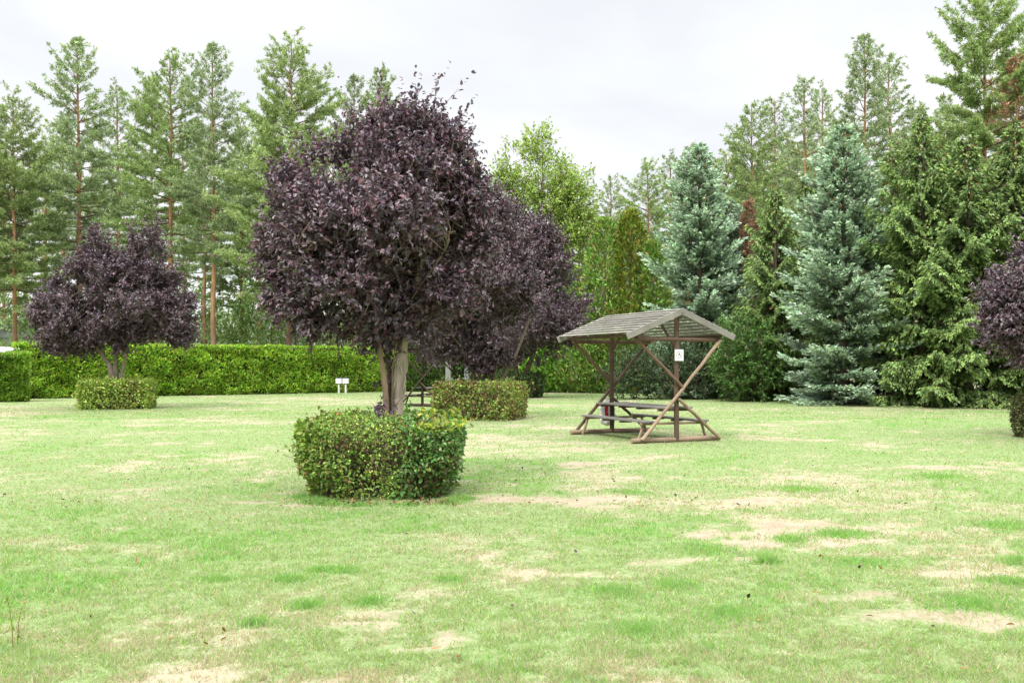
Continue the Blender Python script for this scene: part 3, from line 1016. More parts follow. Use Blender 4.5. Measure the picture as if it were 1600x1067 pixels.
e1 = clumps([(397, 470), (404, 420), (402, 370), (417, 320), (414, 278), (442, 242), (477, 217), (502, 197), (540, 212), (562, 188), (590, 176), (620, 164), (655, 162), (690, 170), (716, 197),
             (730, 222), (740, 250), (752, 272), (762, 310), (778, 350), (778, 400), (770, 440), (750, 480), (715, 508), (670, 530), (640, 522), (612, 556), (585, 552), (552, 540), (515, 538), (475, 528), (440, 503), (415, 500)],
            d1, 190, 20, 52, 150, 401) + [el(610, 552, d1, 14, 36, 16), el(668, 548, d1, 26, 26, 30), el(603, 640, d1 - .35, 17, 13, 14), el(612, 592, d1 + .1, 9, 24, 12)]
plum_tree('nearest purple plum tree, tall ragged crown on bare forked stems above a leafy hedge', W(610, HOR + FPX * CH / d1, d1), st, e1, 5000, .079, 21, leaders=60, gap=.36)

d2 = 29.6
st = [([W(751, 655, d2), W(750, 605, d2), W(744, 570, d2), W(736, 540, d2), W(720, 480, d2)], .10, .05, BARK_GREY * .7),
      ([W(758, 655, d2), W(764, 605, d2), W(774, 575, d2), W(780, 540, d2), W(790, 460, d2)], .08, .04, BARK_BROWN),
      ([W(766, 655, d2), W(782, 600, d2), W(795, 570, d2), W(806, 555, d2), W(830, 490, d2)], .085, .04, BARK_GREY * .75)]
e2 = clumps([(640, 470), (650, 400), (690, 330), (725, 278), (760, 287), (790, 312), (820, 370), (838, 420), (838, 490), (826, 545), (785, 580), (730, 584), (690, 568), (652, 545)], d2, 120, 14, 36, 85, 402)
plum_tree('reddish purple plum tree behind the nearest plum, rising from a browning square hedge', W(758, HOR + FPX * CH / d2, d2), st, e2, 3900, .115, 22, leaders=40, gap=.38)

d3 = 48.5
st = [([W(808, 621, d3), W(807, 590, d3), W(804, 560, d3), W(795, 500, d3)], .20, .08, BARK_BROWN * .8),
      ([W(818, 621, d3), W(819, 588, d3), W(830, 560, d3), W(838, 540, d3), W(850, 470, d3)], .17, .07, BARK_BROWN),
      ([W(815, 621, d3), W(828, 570, d3), W(836, 530, d3), W(880, 480, d3)], .08, .05, BARK_GREY)]
e3 = clumps([(760, 420), (770, 340), (800, 308), (830, 318), (860, 343), (890, 380), (910, 420), (922, 470), (915, 515), (892, 553), (850, 570), (800, 576), (765, 540)], d3, 120, 12, 32, 75, 403)
plum_tree('dark plum tree between the reddish plum and the picnic shelter roof, rounded crown', W(812, HOR + FPX * CH / d3, d3), st, e3, 3800, .155, 23, leaders=40, gap=.36)

d4 = 36.6
st = [([W(176, 638, d4), W(176, 592, d4), W(172, 570, d4), W(155, 548, d4), W(125, 500, d4)], .15, .06, BARK_GREY),
      ([W(181, 638, d4), W(181, 590, d4), W(181, 565, d4), W(180, 545, d4), W(178, 450, d4)], .13, .05, BARK_GREY * .8),
      ([W(186, 638, d4), W(189, 590, d4), W(197, 555, d4), W(200, 520, d4), W(215, 440, d4)], .085, .04, BARK_GREY * 1.1)]
e4 = clumps([(42, 502), (60, 455), (98, 412), (128, 372), (150, 350), (172, 360), (194, 388), (212, 362), (226, 340), (236, 328), (248, 348), (254, 385), (272, 402), (292, 440), (307, 495), (302, 540), (268, 552),
             (225, 540), (195, 548), (160, 552), (110, 556), (65, 545)], d4, 190, 10, 27, 95, 404)
plum_tree('wide purple plum tree before the long hedge, domed crown with one upright peak', W(180, HOR + FPX * CH / d4, d4), st, e4, 4200, .125, 24, leaders=30, gap=.36)

d5 = 21.6
st = [([W(1690, 690, d5), W(1688, 620, d5), W(1680, 570, d5), W(1640, 500, d5)], .12, .05, BARK_GREY),
      ([W(1700, 690, d5), W(1702, 620, d5), W(1712, 560, d5), W(1720, 480, d5)], .09, .04, BARK_BROWN)]
e5 = clumps([(1536, 470), (1543, 430), (1560, 397), (1585, 367), (1602, 385), (1640, 362), (1690, 350), (1750, 390), (1785, 450), (1790, 520), (1755, 570), (1690, 588), (1640, 592), (1602, 584), (1566, 560), (1546, 530)], d5, 130, 16, 40, 110, 405)
plum_tree('purple plum tree cut off by the picture edge, in front of the drooping green spruces', W(1696, HOR + FPX * CH / d5, d5), st, e5, 2800, .105, 25, leaders=35, gap=.38)

tp = [o for o in bpy.data.objects if o.name == 'plum_tree'][0]
g = Geo()
bp_ = np.array(tp.location)
g.tube(np.array([W(623, 622, d1), W(623.5, 610, d1), W(624.5, 594, d1), W(626, 577, d1), W(628, 560, d1), W(629, 551, d1)]) - bp_, [.074, .080, .087, .091, .086, .070], (.38, .32, .26), 11, .07, np.random.default_rng(3))
rg = np.random.default_rng(4)
ph = rg.uniform(-2.4, -.6, 9)
P0 = np.stack([W(625, 600, d1)[0] + .10 * np.cos(ph), d1 + .10 * np.sin(ph), W(625, 600, d1)[2] + rg.uniform(-.2, .35, 9)], 1) - bp_
g.sticks(P0, P0 + np.stack([rg.normal(0, .03, 9), rg.normal(-.02, .02, 9), rg.uniform(-.18, -.06, 9)], 1), .012, .004, (.46, .39, .31), 4)
g.build('peeling_bark', M_BARK, tp)
# ------------------------------------------------------------------ box hedges under the plums
PAL_H = [(0.229, 0.38, 0.087), (0.323, 0.505, 0.112), (0.484, 0.607, 0.149), (0.16, 0.28, 0.076), (0.538, 0.431, 0.149), (0.431, 0.178, 0.125)]
c = W(592, 785, 11.6)
box_hedge('nearest square hedge of mixed green and reddish leaves, twiggy below', c[0] - .10, 12.65, 2.12, 2.05, 1.0, .049, 29000, PAL_H, [3, 4, 3, 2, .9, .35], 31, rz=.04, round_=.17, taper=.16, twig=420, sprigs=260, mixed=True)
PAL_H2 = [(0.173, 0.28, 0.056), (0.26, 0.354, 0.081), (0.347, 0.391, 0.096), (0.139, 0.206, 0.048), (0.295, 0.187, 0.081), (0.226, 0.111, 0.065)]
box_hedge('square hedge with dry brown patches beside the far picnic table', W(749, 658, 28.3)[0], 29.6, 2.55, 2.5, 1.16, .075, 15000, PAL_H2, [3, 3, 2, 2, 2.2, 1.2], 32, rz=-.25, round_=.06, taper=.03, twig=260)
PAL_H3 = [(0.22, 0.343, 0.064), (0.315, 0.429, 0.085), (0.41, 0.481, 0.114), (0.174, 0.257, 0.05), (0.346, 0.275, 0.085)]
box_hedge('low yellowish square hedge at the foot of the wide domed plum', W(170, 640, 35.6)[0] - .2, 36.9, 2.62, 2.6, 1.10, .09, 14000, PAL_H3, [3, 4, 3, 2, 1], 33, rz=.25, round_=.05, taper=.02, twig=200)
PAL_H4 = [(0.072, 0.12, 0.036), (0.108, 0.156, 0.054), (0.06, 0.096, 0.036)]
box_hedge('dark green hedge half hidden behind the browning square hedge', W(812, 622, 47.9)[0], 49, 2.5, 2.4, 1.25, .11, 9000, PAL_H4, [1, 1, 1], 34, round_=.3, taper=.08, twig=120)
box_hedge('dark hedge at the foot of the plum that is cut off by the picture edge', 12.72, 21.6, 2.35, 2.3, 1.02, .07, 13000, [(.09, .11, .035), (.13, .15, .05), (.07, .08, .03), (.14, .09, .05)], [2, 2, 2, 1], 35, round_=.2, taper=.08, twig=240)

# ------------------------------------------------------------------ long clipped hedges
PAL_L = [(0.187, 0.362, 0.037), (0.261, 0.444, 0.049), (0.355, 0.509, 0.074), (0.131, 0.263, 0.033), (0.317, 0.362, 0.059)]
a, b = W(24, 624, 46.6), W(600, 612, 59.0)
v = unit((b - a)[None, :2])[0]
nn = np.array([-v[1], v[0]])
p0, p1 = a[:2] + nn * .65, b[:2] + nn * .65
wall_hedge('long_hedge', 'long clipped bright green hedge with a flat top in front of the pines', [p0, p1, p1 + v * 10.5], 1.3, 2.66, .14, 90000, PAL_L, 41)
a, b = W(-190, 636, 40.5), W(46, 628, 43.0)
v = unit((b - a)[None, :2])[0]
nn = np.array([-v[1], v[0]])
wall_hedge('corner_hedge', 'lower clipped hedge end at the picture edge, in front of the white caravan', [a[:2] + nn * .75, b[:2] + nn * .75], 1.5, 2.12, .14, 26000, [(.14, .28, .03), (.20, .34, .045), (.10, .21, .028), (.25, .32, .06)], 42)

# ------------------------------------------------------------------ conifers at the right
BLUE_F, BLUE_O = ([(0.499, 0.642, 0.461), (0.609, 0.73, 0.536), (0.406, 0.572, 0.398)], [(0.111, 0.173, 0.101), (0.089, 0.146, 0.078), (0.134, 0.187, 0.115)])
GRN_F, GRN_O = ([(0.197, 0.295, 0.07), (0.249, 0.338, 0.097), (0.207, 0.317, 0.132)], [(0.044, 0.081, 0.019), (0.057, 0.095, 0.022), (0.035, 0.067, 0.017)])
bs = spruce('blue_spruce', '', 11.6, 2.55, 51, BLUE_F, BLUE_O, cones=150, zscale=.62, group=None)
ns = spruce('green_spruce', '', 11.4, 2.6, 52, GRN_F, GRN_O, norway=True, cones=90, zscale=.55, group=None)
ns2 = spruce('green_spruce', '', 10.2, 2.25, 53, GRN_F, GRN_O, norway=True, cones=110, zscale=.6, group=None)


def place(proto, first, x, ytop, d, label, cat_group=None, rz=0., wide=1., name=None):
    """put a conifer so that its trunk stands at column x, depth d and its top reaches row ytop"""
    H = CH + (HOR - ytop) / FPX * d
    s = H / proto['h0']
    loc = ((x - 800) / FPX * d, d, 0)
    if first:
        proto.location = loc
        proto.rotation_euler = (0, 0, rz)
        proto.scale = (s * wide, s * wide, s)
        proto['label'] = label
        o = proto
        if cat_group:
            o['group'] = cat_group
    else:
        o = dup(proto, loc, rz, (s * wide, s * wide, s), label, cat_group)
    if name:
        o.name = name
    return o


bs['h0'], ns['h0'], ns2['h0'] = 11.6, 11.4, 10.2
SG = 'spruces along the lawn edge'
place(bs, 1, 1318, 192, 40.6, 'biggest pale blue spruce, skirt down to the lawn, cones near its top', SG, .4, 1.1)
place(bs, 0, 1093, 222, 48.5, 'blue grey spruce rising right behind the picnic shelter roof', SG, 2.2, 1.02)
place(bs, 0, 1142, 312, 50.5, 'smaller blue grey spruce squeezed behind the spruce over the shelter roof', SG, 4.0, .9)
place(bs, 0, 1600, 300, 40.5, 'bluish spruce top above the plum cut off by the picture edge', SG, 5.0, .85)
place(ns, 1, 1442, 178, 38.6, 'tall drooping green spruce next to the big pale blue spruce', SG, 1.0, .92)
place(ns2, 1, 1512, 205, 38.0, 'drooping green spruce between the tallest green spruce and the cut off plum', SG, .3, 1.08)
place(ns, 0, 1585, 190, 38.0, 'drooping green spruce behind the cut off plum', SG, 3.1, .95)
place(ns, 0, 1660, 170, 37.0, 'green spruce almost outside the picture behind the cut off plum', SG, 4.4, 1.)
place(ns2, 0, 1212, 292, 45.0, 'narrow green spruce with brown cones at its tip, between the two blue spruces', SG, 1.9, .95)
place(ns2, 0, 1258, 275, 48.0, 'dark green spruce tip just behind the edge of the big pale blue spruce', SG, 3.9, .9)
place(ns2, 0, 1395, 230, 43.5, 'shaded green spruce in the gap between big blue and tallest green spruce', SG, 5.3, .95)

# thujas and bushes in the middle distance
TH = [(0.143, 0.296, 0.044), (0.203, 0.371, 0.061), (0.263, 0.371, 0.087), (0.107, 0.223, 0.044), (0.286, 0.252, 0.087)]
TB = [(0.158, 0.33, 0.04), (0.216, 0.396, 0.059), (0.13, 0.251, 0.04)]
for x, yt, yb, R, n, p, sd, lb in (
        (944, 345, 613.5, 1.75, 9000, TH, 61, 'olive thuja with rusty tint, nearest to the light green tree'),
        (985, 332, 614, 1.7, 9000, [(.14, .22, .025), (.20, .27, .035), (.11, .17, .02), (.25, .20, .04)], 62, 'yellowish thuja column between the olive thuja and the blue grey spruce'),
        (1020, 380, 614.5, 1.6, 8000, TH, 63, 'thuja half hidden behind the blue grey spruce'),
        (908, 440, 613, 1.8, 8000, TH, 64, 'shorter olive thuja behind the eave of the shelter roof'),
        (855, 525, 612.5, 1.5, 7000, TB, 65, 'small bright green thuja under the dark plum, beside a dark gap'),
        (838, 548, 612, 1.2, 5000, TB, 66, 'lowest bright green thuja, right behind the half hidden dark hedge')):
    d = gd(yb)
    H = CH + (HOR - yt) / FPX * d
    thuja(lb, ((x - 800) / FPX * d, d, 0), H, R, n, p, sd, leaf=.27, pw=.42)
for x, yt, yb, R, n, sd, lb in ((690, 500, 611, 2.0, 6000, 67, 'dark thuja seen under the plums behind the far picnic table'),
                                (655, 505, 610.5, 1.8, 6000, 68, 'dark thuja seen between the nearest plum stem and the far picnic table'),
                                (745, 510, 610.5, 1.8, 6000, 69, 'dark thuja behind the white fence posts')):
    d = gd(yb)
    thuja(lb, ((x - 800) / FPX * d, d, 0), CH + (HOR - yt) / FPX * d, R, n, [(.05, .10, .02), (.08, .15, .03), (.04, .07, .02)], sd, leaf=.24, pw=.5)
d = 43.5
leafy('laurel_bush', 'glossy bright green leafy bush right of the picnic shelter, under the spruces', ((1165 - 800) / FPX * d, d, 0),
      [el(1165, 570, d, 52, 62, 45), el(1140, 545, d, 32, 50, 35), el(1190, 560, d, 34, 55, 38)], 9000, .13, [(.05, .12, .025), (.08, .16, .03), (.11, .20, .05)], 71, 'bush', trunk=False, gap=.33)
d = 46.5
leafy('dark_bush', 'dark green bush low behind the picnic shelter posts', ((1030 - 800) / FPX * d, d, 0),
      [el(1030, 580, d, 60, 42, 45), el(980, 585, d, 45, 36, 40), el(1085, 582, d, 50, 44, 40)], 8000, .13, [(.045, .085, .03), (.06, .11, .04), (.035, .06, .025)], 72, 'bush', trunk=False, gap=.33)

# light green broadleaf tree over the plums
d = 61.
leafy('maple_tree', 'airy light green broadleaf tree rising above the purple plums', ((850 - 800) / FPX * d, d, 0),
      [el(838, 235, d, 24, 42, 24), el(805, 270, d, 34, 42, 34), el(850, 300, d, 60, 60, 55), el(890, 320, d, 45, 62, 45), el(790, 300, d, 26, 45, 30), el(905, 385, d, 45, 55, 45), el(850, 380, d, 75, 75, 65)],
      26000, .17, [(.27, .39, .08), (.33, .43, .11), (.37, .45, .14), (.23, .35, .07)], 73, 'tree', gap=.42, shell=2.0)

# ------------------------------------------------------------------ pines
PP = [(0.257, 0.333, 0.176), (0.312, 0.383, 0.205), (0.2, 0.284, 0.144), (0.366, 0.416, 0.205)]
PG = [(0.265, 0.362, 0.141), (0.336, 0.408, 0.158), (0.211, 0.297, 0.118)]
PY = [(0.293, 0.375, 0.146), (0.351, 0.418, 0.183), (0.234, 0.316, 0.127)]
PB = [(.12, .20, .13), (.15, .23, .16), (.10, .16, .10)]
protos = [pine('pine_tree', '', 22, 2.9, 81, PP, z0=.36, sparse=1.05), pine('pine_tree', '', 22, 3.3, 82, PG, z0=.32, whorl=.60, sparse=1.05), pine('pine_tree', '', 22, 2.8, 83, PG, z0=.42, whorl=.60, sparse=.95),
          pine('pine_tree', '', 22, 3.7, 84, PY, z0=.26, whorl=.56, sparse=1.1), pine('pine_tree', '', 22, 2.2, 85, PP, z0=.34, whorl=.62, sparse=.9), pine('pine_tree', '', 22, 4.2, 86, PG, z0=.22, whorl=.7, sparse=1.4)]
for p in protos:
    p['h0'] = 22.0
used = [False] * len(protos)
PGR, PGL = 'tall pines behind the long hedge', 'pines behind the spruces'
PINES = [
    # x, top, depth, proto, width, label, group
    (24, 138, 62, 3, .95, 'bushy pine at the picture edge, behind the white caravan', PGR),
    (126, 60, 66, 0, 1.05, 'tall pine over the domed plum, second tree from the picture edge', PGR),
    (70, 205, 76, 4, 1.1, 'thin pine filling the gap between the edge pine and the tall pine beside it', PGR),
    (187, 128, 80, 4, 1.0, 'slender pale pine between the two tall pines over the domed plum', PGR),
    (236, 122, 74, 1, .85, 'pine with dense layered branches just left of a bare dark trunk', PGR),
    (266, 83, 64, 2, 1.05, 'tall pine with bare dark trunk and open crown above the peak of the domed plum', PGR),
    (334, 68, 62, 0, .95, 'tall pine with orange trunk in the middle of the row behind the long hedge', PGR),
    (318, 200, 72, 4, .95, 'pine whose straight brown trunk stands close beside the orange trunk', PGR),
    (378, 185, 74, 1, .8, 'shorter pine leaning into the broad yellowish pine', PGR),
    (452, 54, 58, 3, 1.0, 'broad yellowish green pine right beside the nearest plum crown', PGR),
    (425, 170, 74, 2, .9, 'pine standing behind the broad yellowish pine', PGR),
    (553, 118, 78, 0, .85, 'pale pine tip just above the nearest plum crown, the more slender one', PGR),
    (590, 108, 68, 1, .85, 'yellowish pine tip just above the nearest plum crown, the taller one', PGR),
    (520, 215, 84, 2, 1., 'pine mostly hidden behind the nearest plum', PGR),
    (-40, 120, 64, 1, 1., 'pine just outside the picture edge beside the bushy edge pine', PGR),
    (98, 190, 84, 2, 1., 'distant pine trunk behind the domed plum', PGR),
    (290, 190, 88, 4, 1.1, 'distant pine between the bare dark trunk and the orange trunk', PGR),
    (405, 225, 90, 2, 1., 'distant pine behind the shorter leaning pine', PGR),
    (155, 240, 92, 0, 1., 'distant pine seen past the tall pine over the domed plum', PGR),
    (5, 240, 90, 0, 1., 'distant pine behind the bushy edge pine', PGR),
    (736, 232, 62, 4, .9, 'bluish pine tip peeping out beside the nearest plum crown', PGR),
    (660, 260, 90, 1, 1., 'pine hidden behind the nearest plum crown', PGR),
    (950, 272, 74, 4, 1.2, 'grey green pine between the light green tree and the blue grey spruce', PGL),
    (1012, 250, 72, 2, 1.1, 'pine just left of the blue grey spruce, with a leaning tip', PGL),
    (1048, 238, 80, 4, 1.3, 'pale narrow pine touching the blue grey spruce', PGL),
    (1074, 222, 74, 4, 1.1, 'pale pine tip directly beside the tip of the blue grey spruce', PGL),
    (1174, 160, 60, 2, 1.05, 'pine with long bare orange trunk right of the blue grey spruce', PGL),
    (1206, 150, 76, 4, 1.1, 'thin pale pine beside the bare orange trunk', PGL),
    (1258, 113, 68, 4, 1.15, 'tall thin see through pine left of the big pale blue spruce', PGL),
    (1288, 132, 74, 4, 1.05, 'thin pine crown just left of the tip of the big pale blue spruce', PGL),
    (1356, 55, 57, 0, .9, 'dark topped pine directly behind the tip of the big pale blue spruce', PGL),
    (1396, 74, 64, 4, 1.2, 'loose pine crown right of the dark topped pine', PGL),
    (1540, -30, 45, 5, .95, 'biggest dense pine reaching the top of the picture', PGL),
    (1618, 10, 50, 3, 1.0, 'pine at the picture edge beside the biggest dense pine', PGL),
    (1482, 150, 54, 1, .9, 'short pine with a flat side branch left of the biggest dense pine', PGL),
    (1132, 235, 84, 3, 1.4, 'distant pine filling the gap left of the bare orange trunk', PGL),
    (1232, 210, 82, 3, 1.4, 'distant yellowish pine behind the narrow green spruce', PGL),
    (1320, 190, 70, 1, 1.2, 'pine behind the crown of the big pale blue spruce', PGL),
    (1425, 170, 70, 1, 1.3, 'pine behind the tallest green spruce', PGL),
    (905, 330, 84, 1, 1.4, 'distant pine behind the light green tree', PGL),
    (985, 320, 88, 3, 1.5, 'distant pine behind the thuja columns', PGL),
]
for k, (x, yt, d, p, wd, lb, gr) in enumerate(PINES):
    place(protos[p], not used[p], x, yt, d, lb, gr, rz=k * 2.399, wide=wd)
    used[p] = True
dead = pine('dying_pine', '', 16, 1.9, 88, [(.36, .22, .14), (.42, .27, .17), (.28, .16, .10)], z0=.4, whorl=.9, sparse=.5)
dead['h0'] = 16.
place(dead, 1, 1590, 85, 43.5, 'dying pine with rust brown needles beside the biggest dense pine', PGL, 1.0, 1.0)
dd = pine('dead_pine', '', 9, .55, 89, [(.26, .15, .09), (.30, .19, .12)], z0=.2, whorl=.4, sparse=.8)
dd['h0'] = 9.
place(dd, 1, 1168, 312, 49.5, 'small dead brown conifer at the foot of the bare orange pine trunk', PGL, 0, .9)

# a far wood and pale undergrowth that fill in behind the trunks
far = Geo()
rng = np.random.default_rng(91)
n = 52000
ang = rng.uniform(-.62, .62, n)
dist = rng.uniform(98, 122, n)
top = 5.0 + 5 * fbm(np.stack([ang * 60, ang * 0], 1), .35, 92, 3)
zz = rng.random(n) ** .8 * top
P = np.stack([np.tan(ang) * dist, dist, zz], 1)
keep = fbm(P, .22, 93, 3) > .40
P = P[keep]
n = len(P)
far.blades(P, unit(rng.normal(size=(n, 3)) + np.array([0, 0, .6])), unit(rng.normal(size=(n, 3)) + np.array([0, -.4, .8])), rng.uniform(.5, .95, n), rng.uniform(.2, .38, n),
           pal([(.16, .22, .10), (.21, .27, .12), (.13, .19, .09)], n, rng, .15) * (.75 + .5 * fbm(P, .12, 94))[:, None])
o = far.build('distant_wood', M_PINE)
o['kind'] = 'stuff'
US = [(62, 500, 72, 46, 55), (150, 505, 80, 55, 60), (245, 500, 78, 45, 60), (300, 470, 84, 40, 75), (356, 500, 74, 42, 52), (395, 480, 72, 34, 70), (440, 500, 70, 40, 55), (500, 490, 76, 55, 60),
      (585, 500, 76, 50, 60), (665, 500, 80, 50, 60), (720, 500, 80, 45, 60), (12, 480, 80, 30, 70)]
for k, (x, y, d, rx, ry) in enumerate(US):
    s = d / FPX
    leafy('understory_bush', 'pale green bush seen between the pine trunks above the long hedge', ((x - 800) * s, d, 0), [el(x, y, d, rx, ry, rx), el(x, y + 45, d, rx, ry, rx)], 1700, .28,
          [(.20, .29, .10), (.26, .35, .13), (.17, .25, .09)], 100 + k, 'bush', group='pale bushes under the pines', trunk=False, gap=.4)

# ------------------------------------------------------------------ picnic shelters
WD0, WL0, WG0 = np.array((.088, .057, .041)), np.array((.25, .182, .128)), np.array((.225, .212, .188))


def shelter(label, loc, rz, seed=200, shade_mul=1.0):
    rng = np.random.default_rng(seed)
    WD, WL, WG, TP = WD0 * shade_mul, WL0 * shade_mul, WG0 * shade_mul, WG0 * max(shade_mul, .7)  # shade is multiplied into the timber colours; table and benches stay lighter
    t = thing('picnic_shelter', label, 'picnic shelter', loc, rz, group='wooden picnic shelters')

    def log(name, p, q, r, c, sides=12):
        p, q = np.array(p, float), np.array(q, float)
        m = 9
        pts = p + (q - p) * np.linspace(0, 1, m)[:, None]
        pts[1:-1] += rng.normal(0, .004, (m - 2, 3))
        g = Geo()
        cc = np.clip(c * np.exp(rng.normal(0, .06, (m, 1))), 0, 1)
        g.tube(pts, .87 * r * (1 + rng.normal(0, .025, m)), np.concatenate([np.repeat(cc, sides, 0), cc[:1] * 1.25, cc[-1:] * 1.25]), sides, .02, rng)
        return g.build(name, M_WOOD, t, smooth=False)

    def boards(name, items, mat=None):
        g = Geo()
        for cpos, size, col, R in items:
            g.box(cpos, size, col * np.exp(rng.normal(0, .10)), R)
        ob = g.build(name, mat or M_WOOD, t)
        bv = ob.modifiers.new('bevel', 'BEVEL'); bv.width = .006; bv.segments = 1
        return ob
    Lr = 2.86
    for yy, sg in ((0, -1), (Lr, 1)):
        f = yy == 0
        cb = WL if f else WD * 1.05  # front braces paler: a lit look put into their wood colour
        log('ground_log', (-1.12, yy + .0, .055), (1.12, yy + .02, .06), .062, WL * .95)
        log('post', (0, yy, .05), (0, yy, 2.70), .062, WD * (1.15 if f else .9))
        log('tie_beam', (-1.06, yy + sg * .01, 2.21), (1.08, yy + sg * .01, 2.205), .05, WD * 1.35)
        log('brace', (-.92, yy + sg * .10, .07), (1.07, yy + sg * .10, 2.20), .043, cb * 1.05)
        log('brace', (-1.03, yy + sg * .012, 2.22), (.06, yy + sg * .105, 1.20), .042, WD * 1.5)
        log('brace', (-.02, yy + sg * .10, .93), (1.04, yy + sg * .10, .06), .042, cb * .9)
        log('knee_brace', (0, yy - sg * .05, 2.02), (0, yy - sg * .78, 2.72), .035, WD)
        # gable boards
        for sx in (-1, 1):
            th = math.atan2(.55, 1.34)
            ln = math.hypot(.55, 1.34) + .02
            ca, sa = math.cos(th), -sx * math.sin(th)
            R = np.array([[ca, 0, -sa], [0, 1, 0], [sa, 0, ca]])
            mid = np.array([sx * .672, yy + sg * .215, 2.527])
            boards('gable_board', [(mid, (ln, .03, .135), WG * (1.05 if sx > 0 else 1.15), R)])
    log('ridge_pole', (0, -.18, 2.735), (0, Lr + .18, 2.735), .045, WD)
    for sx in (-1, 1):
        log('eave_beam', (sx * 1.04, -.15, 2.285), (sx * 1.04, Lr + .15, 2.285), .042, WD)
        th = math.atan2(.55, 1.34)
        ca, sa = math.cos(th), -sx * math.sin(th)
        items = []
        nb = 9
        for k in range(nb):
            e = (k + .5) / nb
            th2 = th - .22
            c2, s2 = math.cos(th2), -sx * math.sin(th2)
            R2 = np.array([[c2, 0, -s2], [0, 1, 0], [s2, 0, c2]])
            items.append(((sx * (1.355 * e), Lr / 2 + rng.normal(0, .006), 2.86 - .55 * e + .012), (.132, Lr + .37 + rng.normal(0, .012), .026), WG * rng.uniform(.82, 1.15), R2))
        boards('roof_slope', items, M_ROOF)
    I3 = None
    boards('table_top', [((-.27, Lr / 2 + .03, .735), (.25, Lr + .12, .04), TP * .8, I3), ((.27, Lr / 2 + .03, .735), (.25, Lr + .12, .04), TP * .75, I3),
                         ((0, Lr / 2, .735), (.27, Lr - .18, .04), TP * .78, I3)])
    for sx in (-1, 1):
        boards('bench', [((sx * .75, Lr / 2, .445), (.135, Lr + .06, .042), TP * .85, I3), ((sx * .60, Lr / 2, .445), (.135, Lr + .05, .042), TP * .75, I3)])
        for yy in (.16, Lr - .16):
            log('bench_leg', (sx * .88, yy, .0), (sx * .74, yy, .38), .034, WL * .9)
    for yy in (.12, Lr - .12):
        boards('bench_bearer', [((0, yy, .397), (1.66, .09, .05), WL * .85, I3)])
        boards('table_bearer', [((0, yy, .687), (.78, .09, .05), WD * 1.4, I3)])
    for yy in (Lr * .36, Lr * .64):
        boards('table_bearer', [((0, yy, .690), (.76, .10, .045), WD * .9, I3)])
        for sx in (-1, 1):
            boards('bench_batten', [((sx * .675, yy, .400), (.28, .10, .04), WD * .9, I3)])
    return t


M_ROOF = rough_mat('weathered_roof_boards', 26, .32, .85, .3, (1, .12, 1), coarse=2.0)
RZ1 = math.radians(23.1)
shelter('picnic shelter with slat roof on the open lawn, square sign on its front post', (3.55, 20.7, 0), RZ1)
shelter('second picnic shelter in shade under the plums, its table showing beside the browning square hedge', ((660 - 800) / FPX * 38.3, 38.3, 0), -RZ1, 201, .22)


def local1(x, y, z):
    ca, sa = math.cos(RZ1), math.sin(RZ1)
    return (3.55 + x * ca - y * sa, 20.7 + x * sa + y * ca, z)


# the no camping sign on the front post
t = thing('sign', 'square white sign with a tent in a ring on the front post of the shelter', 'sign', local1(.015, -.075, 1.87), RZ1)
g = Geo(); g.box((0, 0, 0), (.215, .006, .24), (.78, .77, .79)); g.build('plate', M_PAINT, t)
g = Geo()
a = np.linspace(0, 2 * math.pi, 49)
ro, ri = .076, .066
V = np.concatenate([np.stack([np.cos(a) * ro, a * 0 - .0055, np.sin(a) * ro], 1), np.stack([np.cos(a) * ri, a * 0 - .0055, np.sin(a) * ri], 1)])
g.add(V, [[k, k + 1, 49 + k + 1, 49 + k] for k in range(48)], (.12, .035, .035)); g.build('ring', M_PAINT, t)
g = Geo()
yy = -.0060
g.add([(-.004, yy, .04), (.010, yy, .04), (-.022, yy, -.022), (-.040, yy, -.022)], [[0, 1, 2, 3]], (.02, .02, .025))
g.add([(-.004, yy, .04), (.010, yy, .04), (.044, yy, -.026), (.026, yy, -.026)], [[0, 1, 2, 3]], (.02, .02, .025))
g.add([(-.016, yy, .03), (.004, yy, .052), (.018, yy, .03), (.004, yy, .012)], [[0, 1, 2, 3]], (.02, .02, .025))
g.build('tent_symbol', M_PAINT, t)
# plastic bag hanging behind the rear post
t = thing('plastic_bag', 'crumpled white plastic bag with a red print hanging at the rear post of the shelter', 'bag', local1(-.06, 2.99, .18), RZ1)


def bag_pts(u, v):
    u, v = np.meshgrid(u, v)
    w = np.interp(v, [0, .06, .3, .6, .85, .94, 1], [.04, .16, .22, .20, .11, .06, .02])
    P = np.stack([np.cos(u) * w, np.sin(u) * w * .6, v * .66], -1).reshape(-1, 3)
    k = (fbm(P, 9, 7, 2) - .5) * .07 + (fbm(P, 24, 9, 2) - .5) * .03
    P[:, :2] *= (1 + k / .12)[:, None]
    return P, u.shape


def grid_faces(sh):
    r, c = sh
    return [[i * c + j, i * c + j + 1, (i + 1) * c + j + 1, (i + 1) * c + j] for i in range(r - 1) for j in range(c - 1)]


g = Geo(); P, sh = bag_pts(np.linspace(0, 2 * math.pi, 41), np.linspace(0, 1, 31)); g.add(P, grid_faces(sh), (.8, .79, .79)); g.build('bag_body', M_PAINT, t, smooth=True)
g = Geo(); P, sh = bag_pts(np.linspace(4.10, 4.55, 16), np.linspace(.26, .72, 16)); P[:, :2] *= 1.03; P[:, 1] -= .002
g.add(P, grid_faces(sh), (.55, .012, .045)); g.build('red_print', M_PAINT, t, smooth=True)

